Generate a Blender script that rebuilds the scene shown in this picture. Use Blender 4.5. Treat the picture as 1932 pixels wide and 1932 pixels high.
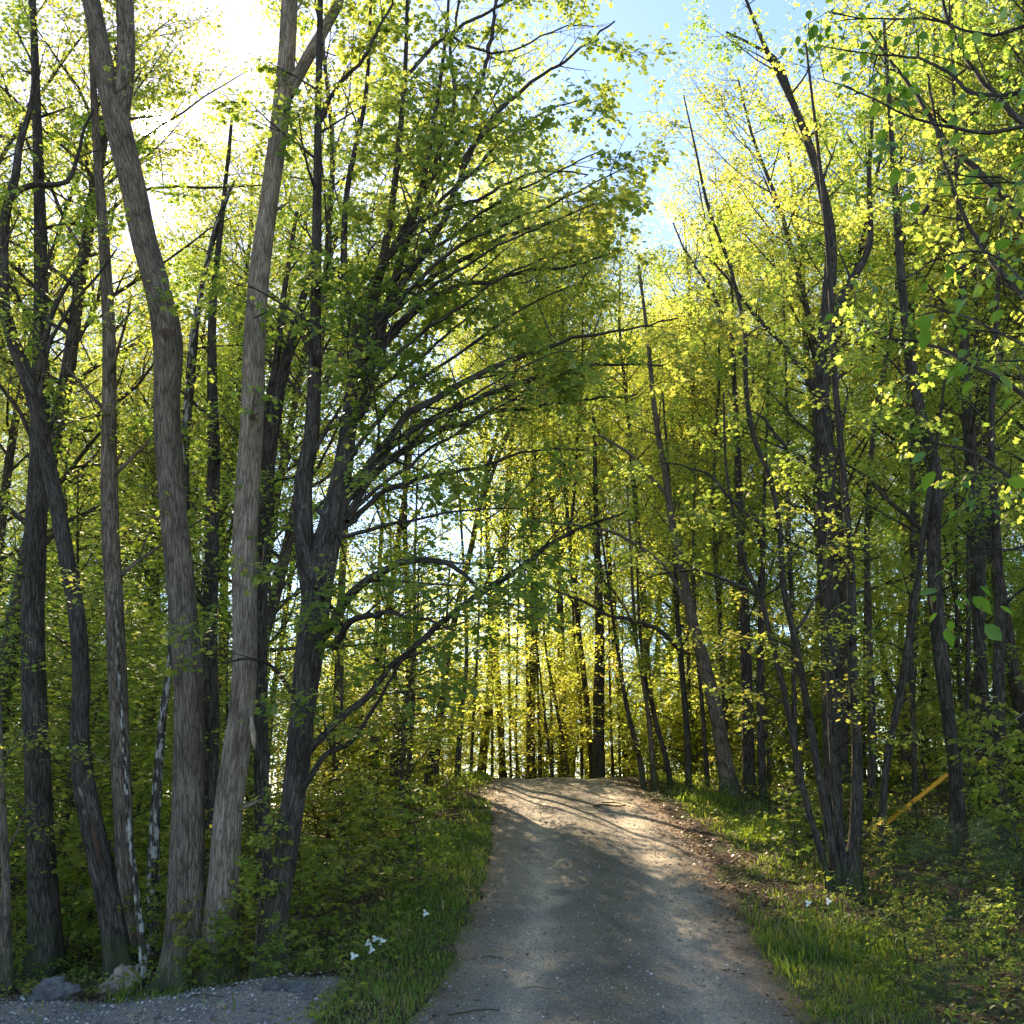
import bpy, math, random
import numpy as np
from mathutils import Vector

for o in list(bpy.data.objects):
    bpy.data.objects.remove(o)
SC = bpy.context.scene
COL = SC.collection
R = math.radians
rng = np.random.default_rng(11)
random.seed(11)

# ------------------------------------------------------------------ camera
FOV = 52.0
PITCH = R(15.6)
EYE = 1.6
HALF = 966.0
F = HALF / math.tan(R(FOV / 2))
cam = bpy.data.cameras.new("camera")
cam.sensor_fit = 'HORIZONTAL'
cam.angle = R(FOV)
cam.clip_start = 0.05
cam.clip_end = 5000
camo = bpy.data.objects.new("camera", cam)
COL.objects.link(camo)
camo.location = (0, 0, EYE)
camo.rotation_euler = (math.pi / 2 + PITCH, 0, 0)
SC.camera = camo

SUN_EL, SUN_AZ = R(34.0), R(-21.6)       # azimuth from +Y, negative to the left
SUN_DIR = Vector((math.sin(SUN_AZ) * math.cos(SUN_EL), math.cos(SUN_AZ) * math.cos(SUN_EL), math.sin(SUN_EL)))

# ------------------------------------------------------------------ world, sun, exposure
W = bpy.data.worlds.new("World")
SC.world = W
W.use_nodes = True
nt = W.node_tree
nt.nodes.clear()
out = nt.nodes.new("ShaderNodeOutputWorld")
bg = nt.nodes.new("ShaderNodeBackground")
sky = nt.nodes.new("ShaderNodeTexSky")
sky.sky_type = 'NISHITA'
sky.sun_disc = False
sky.sun_elevation = SUN_EL
sky.sun_rotation = SUN_AZ
sky.air_density = 1.0
sky.dust_density = 0.2
sky.altitude = 1500
sky.ozone_density = 1.2
bg.inputs[1].default_value = 0.083
# the sun itself and the bright air close around it
tc = nt.nodes.new("ShaderNodeTexCoord")
dot = nt.nodes.new("ShaderNodeVectorMath"); dot.operation = 'DOT_PRODUCT'
nrm = nt.nodes.new("ShaderNodeVectorMath"); nrm.operation = 'NORMALIZE'
nt.links.new(tc.outputs['Generated'], nrm.inputs[0])
nt.links.new(nrm.outputs[0], dot.inputs[0])
dot.inputs[1].default_value = SUN_DIR
ac = nt.nodes.new("ShaderNodeMath"); ac.operation = 'ARCCOSINE'; ac.use_clamp = False
nt.links.new(dot.outputs['Value'], ac.inputs[0])
disc = nt.nodes.new("ShaderNodeMapRange"); disc.interpolation_type = 'SMOOTHSTEP'
disc.inputs[1].default_value = R(0.85); disc.inputs[2].default_value = R(0.55)
disc.inputs[3].default_value = 0.0; disc.inputs[4].default_value = 2500.0
nt.links.new(ac.outputs[0], disc.inputs[0])
halo = nt.nodes.new("ShaderNodeMath"); halo.operation = 'MULTIPLY'; halo.inputs[1].default_value = -1.0 / R(9)
nt.links.new(ac.outputs[0], halo.inputs[0])
hexp = nt.nodes.new("ShaderNodeMath"); hexp.operation = 'EXPONENT'
nt.links.new(halo.outputs[0], hexp.inputs[0])
hmul = nt.nodes.new("ShaderNodeMath"); hmul.operation = 'MULTIPLY'; hmul.inputs[1].default_value = 3.5
nt.links.new(hexp.outputs[0], hmul.inputs[0])
addg = nt.nodes.new("ShaderNodeMath"); addg.operation = 'ADD'
nt.links.new(disc.outputs[0], addg.inputs[0]); nt.links.new(hmul.outputs[0], addg.inputs[1])
gcol = nt.nodes.new("ShaderNodeVectorMath"); gcol.operation = 'SCALE'
gcol.inputs[0].default_value = (1.0, 0.62, 0.44)
nt.links.new(addg.outputs[0], gcol.inputs['Scale'])
tot = nt.nodes.new("ShaderNodeVectorMath"); tot.operation = 'ADD'
nt.links.new(sky.outputs[0], tot.inputs[0]); nt.links.new(gcol.outputs[0], tot.inputs[1])
nt.links.new(tot.outputs[0], bg.inputs[0])
nt.links.new(bg.outputs[0], out.inputs[0])

sl = bpy.data.lights.new("sun", 'SUN')
sl.energy = 4.7
sl.angle = R(0.5)
sl.color = (1.0, 0.80, 0.55)
so = bpy.data.objects.new("sun", sl)
COL.objects.link(so)
so.rotation_euler = SUN_DIR.to_track_quat('Z', 'Y').to_euler()
so.location = SUN_DIR * 60

SC.view_settings.view_transform = 'Standard'
SC.view_settings.look = 'None'
SC.view_settings.exposure = 2.2
SC.view_settings.gamma = 1.0
cy = SC.cycles
cy.max_bounces = 10
cy.diffuse_bounces = 8
cy.glossy_bounces = 2
cy.transmission_bounces = 4
cy.transparent_max_bounces = 4
cy.sample_clamp_indirect = 10
cy.use_denoising = True
cy.caustics_reflective = False
cy.caustics_refractive = False

# ------------------------------------------------------------------ projection helpers
CP, SP = math.cos(PITCH), math.sin(PITCH)
def ray(u, v):
    a = (u - HALF) / F; b = (HALF - v) / F
    return a, CP - b * SP, SP + b * CP
def at(u, v, Y):
    dx, dy, dz = ray(u, v); t = Y / dy
    return Vector((dx * t, Y, EYE + dz * t))
def proj(x, y, z):
    zz = z - EYE
    d = y * CP + zz * SP
    b = -y * SP + zz * CP
    return HALF + F * x / d, HALF - F * b / d

# ------------------------------------------------------------------ terrain
def vnoise(x, y, s, seed=0):
    x = np.asarray(x, float) / s + seed * 17.3; y = np.asarray(y, float) / s + seed * 9.1
    xi = np.floor(x); yi = np.floor(y); fx = x - xi; fy = y - yi
    fx = fx * fx * (3 - 2 * fx); fy = fy * fy * (3 - 2 * fy)
    def hsh(a, b):
        q = np.sin(a * 127.1 + b * 311.7 + seed * 7.7) * 43758.5453
        return q - np.floor(q)
    return (hsh(xi, yi) * (1 - fx) + hsh(xi + 1, yi) * fx) * (1 - fy) + (hsh(xi, yi + 1) * (1 - fx) + hsh(xi + 1, yi + 1) * fx) * fy

_py = np.array([-60, 7.5, 8.7, 10.2, 11.5, 13.2, 16.5, 20.8, 24.5, 26.5, 28.5, 34, 60, 120, 900.])
_pz = np.array([-.25, -.22, -.2, -.12, .03, .34, .90, 1.55, 2.08, 2.24, 2.26, 2.0, 1.2, 0.4, -2.])
_ly = np.array([-60, 9.5, 11, 14, 20, 30, 60, 900.])
_lz = np.array([-.2, -.18, -.2, -.22, 0.0, 0.55, .6, -2.])
def zr(y): return (np.interp(y - .8, _py, _pz) + np.interp(y, _py, _pz) + np.interp(y + .8, _py, _pz)) / 3
EL = [(1932, 765), (1850, 835), (1800, 868), (1750, 888), (1700, 904), (1650, 916), (1600, 924), (1550, 926), (1520, 924), (1495, 922), (1478, 928)]
ER = [(1932, 1512), (1850, 1462), (1800, 1436), (1750, 1408), (1700, 1384), (1650, 1350), (1600, 1312), (1560, 1276), (1530, 1246), (1500, 1216), (1478, 1192)]
def march(u, v, hf):
    dx, dy, dz = ray(u, v)
    y = 4.0
    while y < 80:
        t = y / dy
        if EYE + dz * t <= float(hf(dx * t, y)): return dx * t, y
        y += 0.02
    return dx * 30 / dy, 30.0
def edge_table(E):
    xs, ys = [], []
    for v, u in E:
        x, y = march(u, v, lambda a, b: zr(b)); xs.append(x); ys.append(y)
    xs = [xs[0]] + xs; ys = [4.0] + ys
    return np.array(ys), np.array(xs)
_eyL, _exL = edge_table(EL)
_eyR, _exR = edge_table(ER)
def bend(y): return np.where(y > 27, -0.03 * (y - 27) ** 2, 0)
def xL(y): return np.interp(y, _eyL, _exL) + bend(y)
def xR(y): return np.interp(y, _eyR, _exR) + bend(y)
def sst(a, b, x):
    t = np.clip((x - a) / (b - a), 0, 1); return t * t * (3 - 2 * t)
def height(x, y):
    x = np.asarray(x, float); y = np.asarray(y, float)
    z = zr(y)
    l, r = xL(np.minimum(y, 27)), xR(np.minimum(y, 27))
    wl = sst(0.5, 4.0, l - x)
    z = z * (1 - wl) + np.interp(y, _ly, _lz) * wl
    off = np.clip(np.maximum(l - x, x - r), 0, 1)
    z = z + off * (0.16 * (vnoise(x, y, 1.7, 1) - .5) + 0.08 * (vnoise(x, y, .5, 2) - .5))
    z = z + 0.035 * sst(0.0, 0.5, x - r) * (1 - sst(.5, 1.4, x - r))
    inr = (x > l) & (x < r)
    c = (x - l) / np.maximum(r - l, .1)
    rut = -0.05 * (np.exp(-((c - .27) / .09) ** 2) + np.exp(-((c - .74) / .09) ** 2)) + .02
    z = z + np.where(inr, rut * np.minimum(1, 4 * np.minimum(c, 1 - c)), 0)
    return z
def gz(x, y): return float(height(x, y))
def ground_hit(u, v): return march(u, v, gz)

# ------------------------------------------------------------------ object helpers
def tag(o, label=None, cat=None, group=None, kind=None):
    if label: o['label'] = label
    if cat: o['category'] = cat
    if group: o['group'] = group
    if kind: o['kind'] = kind
    return o
def link(name, me, parent=None):
    o = bpy.data.objects.new(name, me); COL.objects.link(o)
    if parent is not None: o.parent = parent
    return o
def empty(name, loc, label, cat, group=None):
    o = bpy.data.objects.new(name, None); COL.objects.link(o)
    o.location = loc; o.empty_display_size = .3
    return tag(o, label, cat, group)

def raw_mesh(name, V, loops, sizes, mat, smooth=False, uv=None, face_attr=None):
    me = bpy.data.meshes.new(name)
    V = np.asarray(V, np.float32); loops = np.asarray(loops, np.int32).ravel(); sizes = np.asarray(sizes, np.int32)
    me.vertices.add(len(V)); me.vertices.foreach_set("co", V.ravel())
    me.loops.add(len(loops)); me.loops.foreach_set("vertex_index", loops)
    me.polygons.add(len(sizes))
    st = np.zeros(len(sizes), np.int32); st[1:] = np.cumsum(sizes)[:-1]
    me.polygons.foreach_set("loop_start", st); me.polygons.foreach_set("loop_total", sizes)
    if smooth: me.polygons.foreach_set("use_smooth", np.ones(len(sizes), bool))
    me.update(calc_edges=True)
    if uv is not None:
        l = me.uv_layers.new(name="UVMap"); l.data.foreach_set("uv", np.asarray(uv, np.float32).ravel())
    if face_attr is not None:
        a = me.attributes.new("tint", 'FLOAT', 'FACE'); a.data.foreach_set("value", np.asarray(face_attr, np.float32))
    me.materials.append(mat)
    return me

class Tubes:
    """Collects branch tubes; build() makes one mesh in the coordinates of org."""
    def __init__(s): s.V = []; s.L = []; s.U = []; s.n = 0
    def add(s, pts, rad, ns=6, rough=0.0, seed=0, flare=False):
        P = np.array([tuple(p) for p in pts], float); rr = np.array(rad, float); m = len(P)
        if m < 2: return
        T = np.gradient(P, axis=0); T /= np.linalg.norm(T, axis=1)[:, None] + 1e-9
        ref = np.array([0., 1., 0.]) if abs(T[0][1]) < .9 else np.array([1., 0, 0])
        A = np.cross(T, ref); A /= np.linalg.norm(A, axis=1)[:, None] + 1e-9
        B = np.cross(A, T)
        th = np.linspace(0, 2 * math.pi, ns + 1)[:-1]
        arc = np.concatenate([[0], np.cumsum(np.linalg.norm(np.diff(P, axis=0), axis=1))])
        RR = rr[:, None] * np.ones(ns)[None]
        if rough > 0:
            k = seed * 3.1
            RR = RR * (1 + rough * (np.sin(3 * th[None] + arc[:, None] * 1.3 + k) + .7 * np.sin(5 * th[None] - arc[:, None] * 2.1 + 2 * k) + .8 * np.sin(2 * th[None] + arc[:, None] * .7 - k)
                       + .5 * np.sin(arc[:, None] * 5 + 2 * np.sin(th[None] + k))))
        if flare:
            fl = np.exp(-arc / .30)[:, None]
            RR = RR * (1 + fl * (.50 + .34 * np.sin(5 * th[None] + seed)))
        # th=0 direction is A; seam placed away from the viewer (+Y)
        off = math.pi / 2
        c = np.cos(th + off)[None, :, None]; sn = np.sin(th + off)[None, :, None]
        V = P[:, None] + RR[..., None] * (A[:, None] * c + B[:, None] * -sn)
        V = V.reshape(-1, 3)
        i = np.arange(m - 1)[:, None] * ns; j = np.arange(ns)[None]; j2 = (j + 1) % ns
        q = np.stack([i + j, i + j2, i + ns + j2, i + ns + j], -1).reshape(-1, 4) + s.n
        circ = 2 * math.pi * rr.max()
        u0 = (np.arange(ns) / ns * circ); u1 = ((np.arange(ns) + 1) / ns * circ)
        uv = np.zeros((m - 1, ns, 4, 2))
        uv[:, :, 0, 0] = u0; uv[:, :, 1, 0] = u1; uv[:, :, 2, 0] = u1; uv[:, :, 3, 0] = u0
        uv[:, :, 0, 1] = arc[:-1, None]; uv[:, :, 1, 1] = arc[:-1, None]; uv[:, :, 2, 1] = arc[1:, None]; uv[:, :, 3, 1] = arc[1:, None]
        uv += seed * .37
        s.V.append(V); s.L.append(q); s.U.append(uv.reshape(-1, 2)); s.n += len(V)
    def build(s, name, mat, parent=None, org=(0, 0, 0)):
        V = np.concatenate(s.V) - np.array(org)[None]; Q = np.concatenate(s.L)
        me = raw_mesh(name, V, Q, np.full(len(Q), 4), mat, True, np.concatenate(s.U))
        return link(name, me, parent)

# leaf templates: (a along midrib, b across, c lift), faces
T_KITE = (np.array([(0, 0, 0), (.45, -.36, .07), (1, 0, -.12), (.45, .36, .07)]), [(0, 1, 2), (0, 2, 3)])
T_OVAL = (np.array([(0, 0, 0), (.22, -.24, .05), (.55, -.31, .05), (.82, -.17, -.02), (1.08, 0, -.14), (.82, .17, -.02), (.55, .31, .05), (.22, .24, .05), (.3, 0, 0), (.7, 0, -.03)]),
          [(0, 1, 8), (1, 2, 9, 8), (2, 3, 9), (3, 4, 9), (4, 5, 9), (5, 6, 9), (6, 7, 8, 9), (7, 0, 8)])
_ml = [(0, 0), (-.04, .2), (.12, .52), (.24, .28), (.5, .5), (.66, .56), (.6, .2), (.8, .14), (1.05, 0)]
_mo = _ml + [(a, -b) for a, b in _ml[-2:0:-1]]
T_MAPLE = (np.array([(.32, 0, .0)] + [(a, b, .03 - .22 * abs(b) - .1 * a * a) for a, b in _mo]), [(0, i, i % len(_mo) + 1) for i in range(1, len(_mo) + 1)])
T_MAPLE_LO = (np.array([(0, 0, 0), (.1, -.48, -.06), (.62, -.5, -.08), (1, 0, -.1), (.62, .5, -.08), (.1, .48, -.06), (.45, -.2, .03), (.45, .2, .03)]),
              [(0, 1, 6), (0, 6, 7), (6, 2, 3), (6, 3, 7), (7, 3, 4), (0, 7, 5)])

def norm(a): return a / (np.linalg.norm(a, axis=-1, keepdims=True) + 1e-9)
def leaf_mesh(name, C, D, N, S, tint, tmpl, mat):
    TV, TF = tmpl
    D = norm(D); N = norm(N - (N * D).sum(-1, keepdims=True) * D); B = np.cross(N, D)
    n = len(C)
    V = C[:, None] + S[:, None, None] * (TV[None, :, 0:1] * D[:, None] + TV[None, :, 1:2] * B[:, None] + TV[None, :, 2:3] * N[:, None])
    k = len(TV)
    flat = np.concatenate([np.array(f) for f in TF]); sz = np.array([len(f) for f in TF])
    L = (np.arange(n)[:, None] * k + flat[None]).ravel()
    return raw_mesh(name, V.reshape(-1, 3), L, np.tile(sz, n), mat, False, None, np.repeat(tint, len(sz)))

def leaves_at(A, DD, k, size, rg, droop=.3, flat=.35, off=.07, spread=1.7):
    """k leaves at each anchor: returns C, D, N, S, tint"""
    A = np.repeat(np.asarray(A, float), k, 0); DD = np.repeat(np.asarray(DD, float), k, 0)
    n = len(A)
    h = DD.copy(); h[:, 2] *= .25; h = norm(h + rg.normal(0, .15, (n, 3)))
    z = np.array([0, 0, 1.])
    side = norm(np.cross(z[None], h))
    a = rg.uniform(-spread, spread, n)
    D = h * np.cos(a)[:, None] + side * np.sin(a)[:, None]
    D[:, 2] += -droop + rg.normal(0, .28, n)
    D = norm(D)
    N = z[None] + rg.normal(0, flat, (n, 3))
    C = A + D * (off * rg.uniform(.3, 1.2, n))[:, None] + rg.normal(0, off * .45, (n, 3))
    S = size * np.clip(rg.lognormal(-.08, .32, n), .4, 1.7)
    cl = vnoise(C[:, 0] + C[:, 2] * .7, C[:, 1] - C[:, 2] * .4, 1.1, 5)
    t = np.clip(.55 * cl + .45 * rg.random(n), 0, 1)
    return C, D, N, S, t

# ------------------------------------------------------------------ materials
def new_mat(name):
    m = bpy.data.materials.new(name); m.use_nodes = True
    n = m.node_tree; n.nodes.clear()
    return m, n, n.nodes.new("ShaderNodeOutputMaterial")
def ramp(n, stops, src, interp='LINEAR'):
    r = n.nodes.new("ShaderNodeValToRGB"); r.color_ramp.interpolation = interp
    e = r.color_ramp.elements
    e[0].position = stops[0][0]; e[0].color = (*stops[0][1], 1)
    e[1].position = stops[1][0]; e[1].color = (*stops[1][1], 1)
    for p, c in stops[2:]:
        x = e.new(p); x.color = (*c, 1)
    n.links.new(src, r.inputs[0]); return r.outputs[0]
def tex(n, kind, scale, vec=None, **kw):
    t = n.nodes.new("ShaderNodeTex" + kind)
    t.inputs['Scale'].default_value = scale
    for k, v in kw.items():
        if k in t.inputs: t.inputs[k].default_value = v
        else: setattr(t, k, v)
    if vec is not None: n.links.new(vec, t.inputs['Vector'])
    return t
def mapping(n, vec, sc):
    m = n.nodes.new("ShaderNodeMapping"); m.inputs['Scale'].default_value = sc
    n.links.new(vec, m.inputs[0]); return m.outputs[0]
def mixc(n, a, b, f, mode='MIX'):
    m = n.nodes.new("ShaderNodeMix"); m.data_type = 'RGBA'; m.blend_type = mode
    for sock, val in ((m.inputs[0], f), (m.inputs[6], a), (m.inputs[7], b)):
        if isinstance(val, (int, float)): sock.default_value = val
        elif isinstance(val, tuple): sock.default_value = (*val, 1)
        else: n.links.new(val, sock)
    return m.outputs[2]

def leaf_material(name, refl, trans, mixf=.5, rough=.45, orange=0.0):
    m, n, o = new_mat(name)
    at_ = n.nodes.new("ShaderNodeAttribute"); at_.attribute_name = "tint"
    oi = n.nodes.new("ShaderNodeObjectInfo")
    s = n.nodes.new("ShaderNodeMath"); s.operation = 'MULTIPLY_ADD'; s.inputs[1].default_value = .35; s.inputs[2].default_value = -.17
    n.links.new(oi.outputs['Random'], s.inputs[0])
    a = n.nodes.new("ShaderNodeMath"); a.operation = 'ADD'; a.use_clamp = True
    n.links.new(at_.outputs['Fac'], a.inputs[0]); n.links.new(s.outputs[0], a.inputs[1])
    rc = ramp(n, [(p, c) for p, c in refl], a.outputs[0])
    tcx = ramp(n, [(p, c) for p, c in trans], a.outputs[0])
    d = n.nodes.new("ShaderNodeBsdfPrincipled"); n.links.new(rc, d.inputs['Base Color']); d.inputs['Roughness'].default_value = rough
    d.inputs['Specular IOR Level'].default_value = .35
    t = n.nodes.new("ShaderNodeBsdfTranslucent"); n.links.new(tcx, t.inputs[0])
    x = n.nodes.new("ShaderNodeMixShader"); x.inputs[0].default_value = mixf
    n.links.new(d.outputs[0], x.inputs[1]); n.links.new(t.outputs[0], x.inputs[2])
    n.links.new(x.outputs[0], o.inputs[0])
    return m
M_YG = leaf_material("leaf_spring_yellow_green",
    [(0, (.06, .11, .03)), (.5, (.10, .165, .038)), (.9, (.18, .21, .05)), (1, (.24, .19, .07))],
    [(0, (.30, .52, .06)), (.5, (.55, .68, .09)), (.88, (.84, .78, .14)), (1, (.90, .60, .18))], .58)
M_SUNLIT = leaf_material("leaf_painted_sunlit",  # sunlit glow of the leaves beyond the crest, painted into their colour
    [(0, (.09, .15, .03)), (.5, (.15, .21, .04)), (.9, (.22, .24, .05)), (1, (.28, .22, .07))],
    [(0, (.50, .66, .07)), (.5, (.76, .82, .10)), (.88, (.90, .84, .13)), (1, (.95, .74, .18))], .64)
M_GR = leaf_material("leaf_maple_green",
    [(0, (.05, .10, .022)), (.5, (.085, .145, .03)), (1, (.15, .20, .05))],
    [(0, (.28, .42, .06)), (.5, (.46, .56, .08)), (1, (.78, .74, .13))], .5)
M_BR = leaf_material("leaf_hornbeam_bright",
    [(0, (.05, .12, .03)), (.5, (.10, .19, .035)), (1, (.19, .28, .08))],
    [(0, (.16, .34, .02)), (.5, (.32, .52, .03)), (1, (.55, .70, .08))], .5, .35)
M_UN = leaf_material("leaf_undergrowth",
    [(0, (.06, .11, .03)), (.5, (.11, .17, .045)), (1, (.22, .25, .07))],
    [(0, (.24, .40, .05)), (.5, (.48, .58, .07)), (1, (.82, .74, .13))], .54)
M_GRASS = leaf_material("grass_blade",
    [(0, (.05, .10, .02)), (.5, (.09, .16, .03)), (.75, (.15, .20, .05)), (1, (.32, .25, .13))],
    [(0, (.14, .28, .02)), (.5, (.34, .46, .03)), (.75, (.55, .58, .06)), (1, (.5, .4, .18))], .42)
M_DEAD = leaf_material("dead_leaf",
    [(0, (.10, .055, .03)), (.5, (.20, .12, .07)), (.85, (.32, .22, .15)), (1, (.45, .36, .28))],
    [(0, (.10, .05, .02)), (1, (.2, .12, .06))], .2)
M_NEEDLE = leaf_material("pine_needle",
    [(0, (.025, .06, .022)), (1, (.055, .11, .035))], [(0, (.05, .12, .03)), (1, (.10, .2, .05))], .3)
M_PETAL = leaf_material("white_petal", [(0, (.75, .78, .76)), (1, (.85, .86, .83))], [(0, (.7, .72, .68)), (1, (.8, .8, .78))], .3)
M_CATKIN = leaf_material("catkin", [(0, (.16, .10, .03)), (1, (.30, .20, .06))], [(0, (.25, .15, .04)), (1, (.4, .28, .06))], .3)

def bark(name, dark, mid, light, ridge=1.0, birch=False, lichen=.25):
    m, n, o = new_mat(name)
    uv = n.nodes.new("ShaderNodeUVMap"); uv.uv_map = "UVMap"
    geo = n.nodes.new("ShaderNodeTexCoord")
    wob = tex(n, "Noise", 5.0, uv.outputs[0], Detail=3.0)
    wv = mixc(n, uv.outputs[0], wob.outputs['Color'], .07)
    v1 = tex(n, "Voronoi", 1.0, mapping(n, wv, (30, 3.6, 1)), feature='DISTANCE_TO_EDGE')
    v2 = tex(n, "Voronoi", 1.0, mapping(n, wv, (64, 11, 1)), feature='DISTANCE_TO_EDGE')
    n1 = tex(n, "Noise", 1.0, mapping(n, wv, (60, 16, 1)), Detail=7.0, Roughness=.65)
    n2 = tex(n, "Noise", 2.3, uv.outputs[0], Detail=5.0)
    fur = n.nodes.new("ShaderNodeMapRange"); fur.inputs[1].default_value = 0.0; fur.inputs[2].default_value = .22
    n.links.new(v1.outputs['Distance'], fur.inputs[0])
    mul = n.nodes.new("ShaderNodeMath"); mul.operation = 'MULTIPLY'
    fu2 = n.nodes.new("ShaderNodeMapRange"); fu2.inputs[1].default_value = 0.0; fu2.inputs[2].default_value = .25; fu2.inputs[3].default_value = .45
    n.links.new(v2.outputs['Distance'], fu2.inputs[0])
    mu0 = n.nodes.new("ShaderNodeMath"); mu0.operation = 'MULTIPLY'
    n.links.new(fur.outputs[0], mu0.inputs[0]); n.links.new(fu2.outputs[0], mu0.inputs[1])
    n.links.new(mu0.outputs[0], mul.inputs[0]); n.links.new(n1.outputs[0], mul.inputs[1])
    c = ramp(n, [(.02, dark), (.22, mid), (.62, light)], mul.outputs[0])
    big = ramp(n, [(.3, (.52, .48, .44)), (.5, (.9, .87, .82)), (.7, (1.2, 1.15, 1.1))], n2.outputs[0])
    c = mixc(n, c, big, 1.0, 'MULTIPLY')
    lic = tex(n, "Noise", 3.1, uv.outputs[0], Detail=8.0, Roughness=.7)
    lf = ramp(n, [(.60, (0, 0, 0)), (.68, (1, 1, 1))], lic.outputs[0])
    lm = n.nodes.new("ShaderNodeMath"); lm.operation = 'MULTIPLY'; lm.inputs[1].default_value = lichen
    n.links.new(lf, lm.inputs[0])
    c = mixc(n, c, (.30, .33, .26), lm.outputs[0])
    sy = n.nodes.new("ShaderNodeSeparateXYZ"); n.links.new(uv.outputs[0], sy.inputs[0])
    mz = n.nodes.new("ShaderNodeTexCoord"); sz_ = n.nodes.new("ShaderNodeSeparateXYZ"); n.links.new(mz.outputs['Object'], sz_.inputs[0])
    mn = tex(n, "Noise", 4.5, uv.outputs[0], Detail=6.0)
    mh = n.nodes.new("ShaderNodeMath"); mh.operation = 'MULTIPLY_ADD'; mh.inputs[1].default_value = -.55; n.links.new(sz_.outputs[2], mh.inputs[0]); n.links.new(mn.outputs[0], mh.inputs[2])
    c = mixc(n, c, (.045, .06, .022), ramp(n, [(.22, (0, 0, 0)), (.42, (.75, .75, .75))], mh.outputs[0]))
    if birch:
        pn = tex(n, "Noise", 1.0, mapping(n, uv.outputs[0], (9, 7, 1)), Detail=6.0, Roughness=.6)
        pf = ramp(n, [(.50, (0, 0, 0)), (.58, (.8, .8, .8))], pn.outputs[0])
        c = mixc(n, c, (.42, .42, .38), pf)
    b = n.nodes.new("ShaderNodeBump"); b.inputs['Strength'].default_value = .9 * ridge; b.inputs['Distance'].default_value = .014
    n.links.new(mul.outputs[0], b.inputs['Height'])
    p = n.nodes.new("ShaderNodeBsdfPrincipled"); p.inputs['Roughness'].default_value = .9; p.inputs['Specular IOR Level'].default_value = .2
    n.links.new(c, p.inputs['Base Color']); n.links.new(b.outputs[0], p.inputs['Normal'])
    n.links.new(p.outputs[0], o.inputs[0])
    return m
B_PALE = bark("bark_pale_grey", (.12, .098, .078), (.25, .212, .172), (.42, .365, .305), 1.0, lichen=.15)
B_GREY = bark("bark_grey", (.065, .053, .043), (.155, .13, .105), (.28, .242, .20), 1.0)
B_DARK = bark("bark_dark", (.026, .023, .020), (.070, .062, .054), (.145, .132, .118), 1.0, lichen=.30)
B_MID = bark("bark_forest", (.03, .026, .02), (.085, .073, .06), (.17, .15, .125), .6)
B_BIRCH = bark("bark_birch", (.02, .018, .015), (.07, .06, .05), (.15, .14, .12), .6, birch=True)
def plain(name, col, rough=.6, spec=.3):
    m, n, o = new_mat(name)
    g = n.nodes.new("ShaderNodeTexCoord")
    t = tex(n, "Noise", 9.0, g.outputs['Object'], Detail=6.0)
    c = ramp(n, [(.3, tuple(x * .65 for x in col)), (.7, tuple(min(1, x * 1.2) for x in col))], t.outputs[0])
    p = n.nodes.new("ShaderNodeBsdfPrincipled"); p.inputs['Roughness'].default_value = rough; p.inputs['Specular IOR Level'].default_value = spec
    n.links.new(c, p.inputs['Base Color']); n.links.new(p.outputs[0], o.inputs[0])
    return m
M_YEL = plain("yellow_plastic", (.95, .40, .015), .35, .5)
M_STEEL = plain("galvanised_steel", (.35, .36, .37), .4, .6)
M_SCAR = plain("bare_wood", (.36, .29, .21), .8)
M_WOUND = plain("knotty_wound", (.07, .045, .03), .9)

def rock_mat(name, a, b):
    m, n, o = new_mat(name)
    g = n.nodes.new("ShaderNodeTexCoord")
    t = tex(n, "Noise", 7.0, g.outputs['Object'], Detail=9.0, Roughness=.7)
    t2 = tex(n, "Voronoi", 55.0, g.outputs['Object'])
    c = ramp(n, [(.35, a), (.65, b)], t.outputs[0])
    sp = ramp(n, [(.0, (.75, .75, .75)), (1., (1.2, 1.2, 1.2))], t2.outputs['Distance'])
    c = mixc(n, c, sp, 1., 'MULTIPLY')
    bmp = n.nodes.new("ShaderNodeBump"); bmp.inputs['Distance'].default_value = .03; bmp.inputs['Strength'].default_value = .8
    n.links.new(t.outputs[0], bmp.inputs['Height'])
    p = n.nodes.new("ShaderNodeBsdfPrincipled"); p.inputs['Roughness'].default_value = .85
    n.links.new(c, p.inputs['Base Color']); n.links.new(bmp.outputs[0], p.inputs['Normal']); n.links.new(p.outputs[0], o.inputs[0])
    return m
M_ROCK = rock_mat("rock_tan", (.20, .15, .11), (.46, .37, .29))
M_ROCKD = rock_mat("rock_dark", (.05, .05, .052), (.14, .14, .14))

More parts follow.
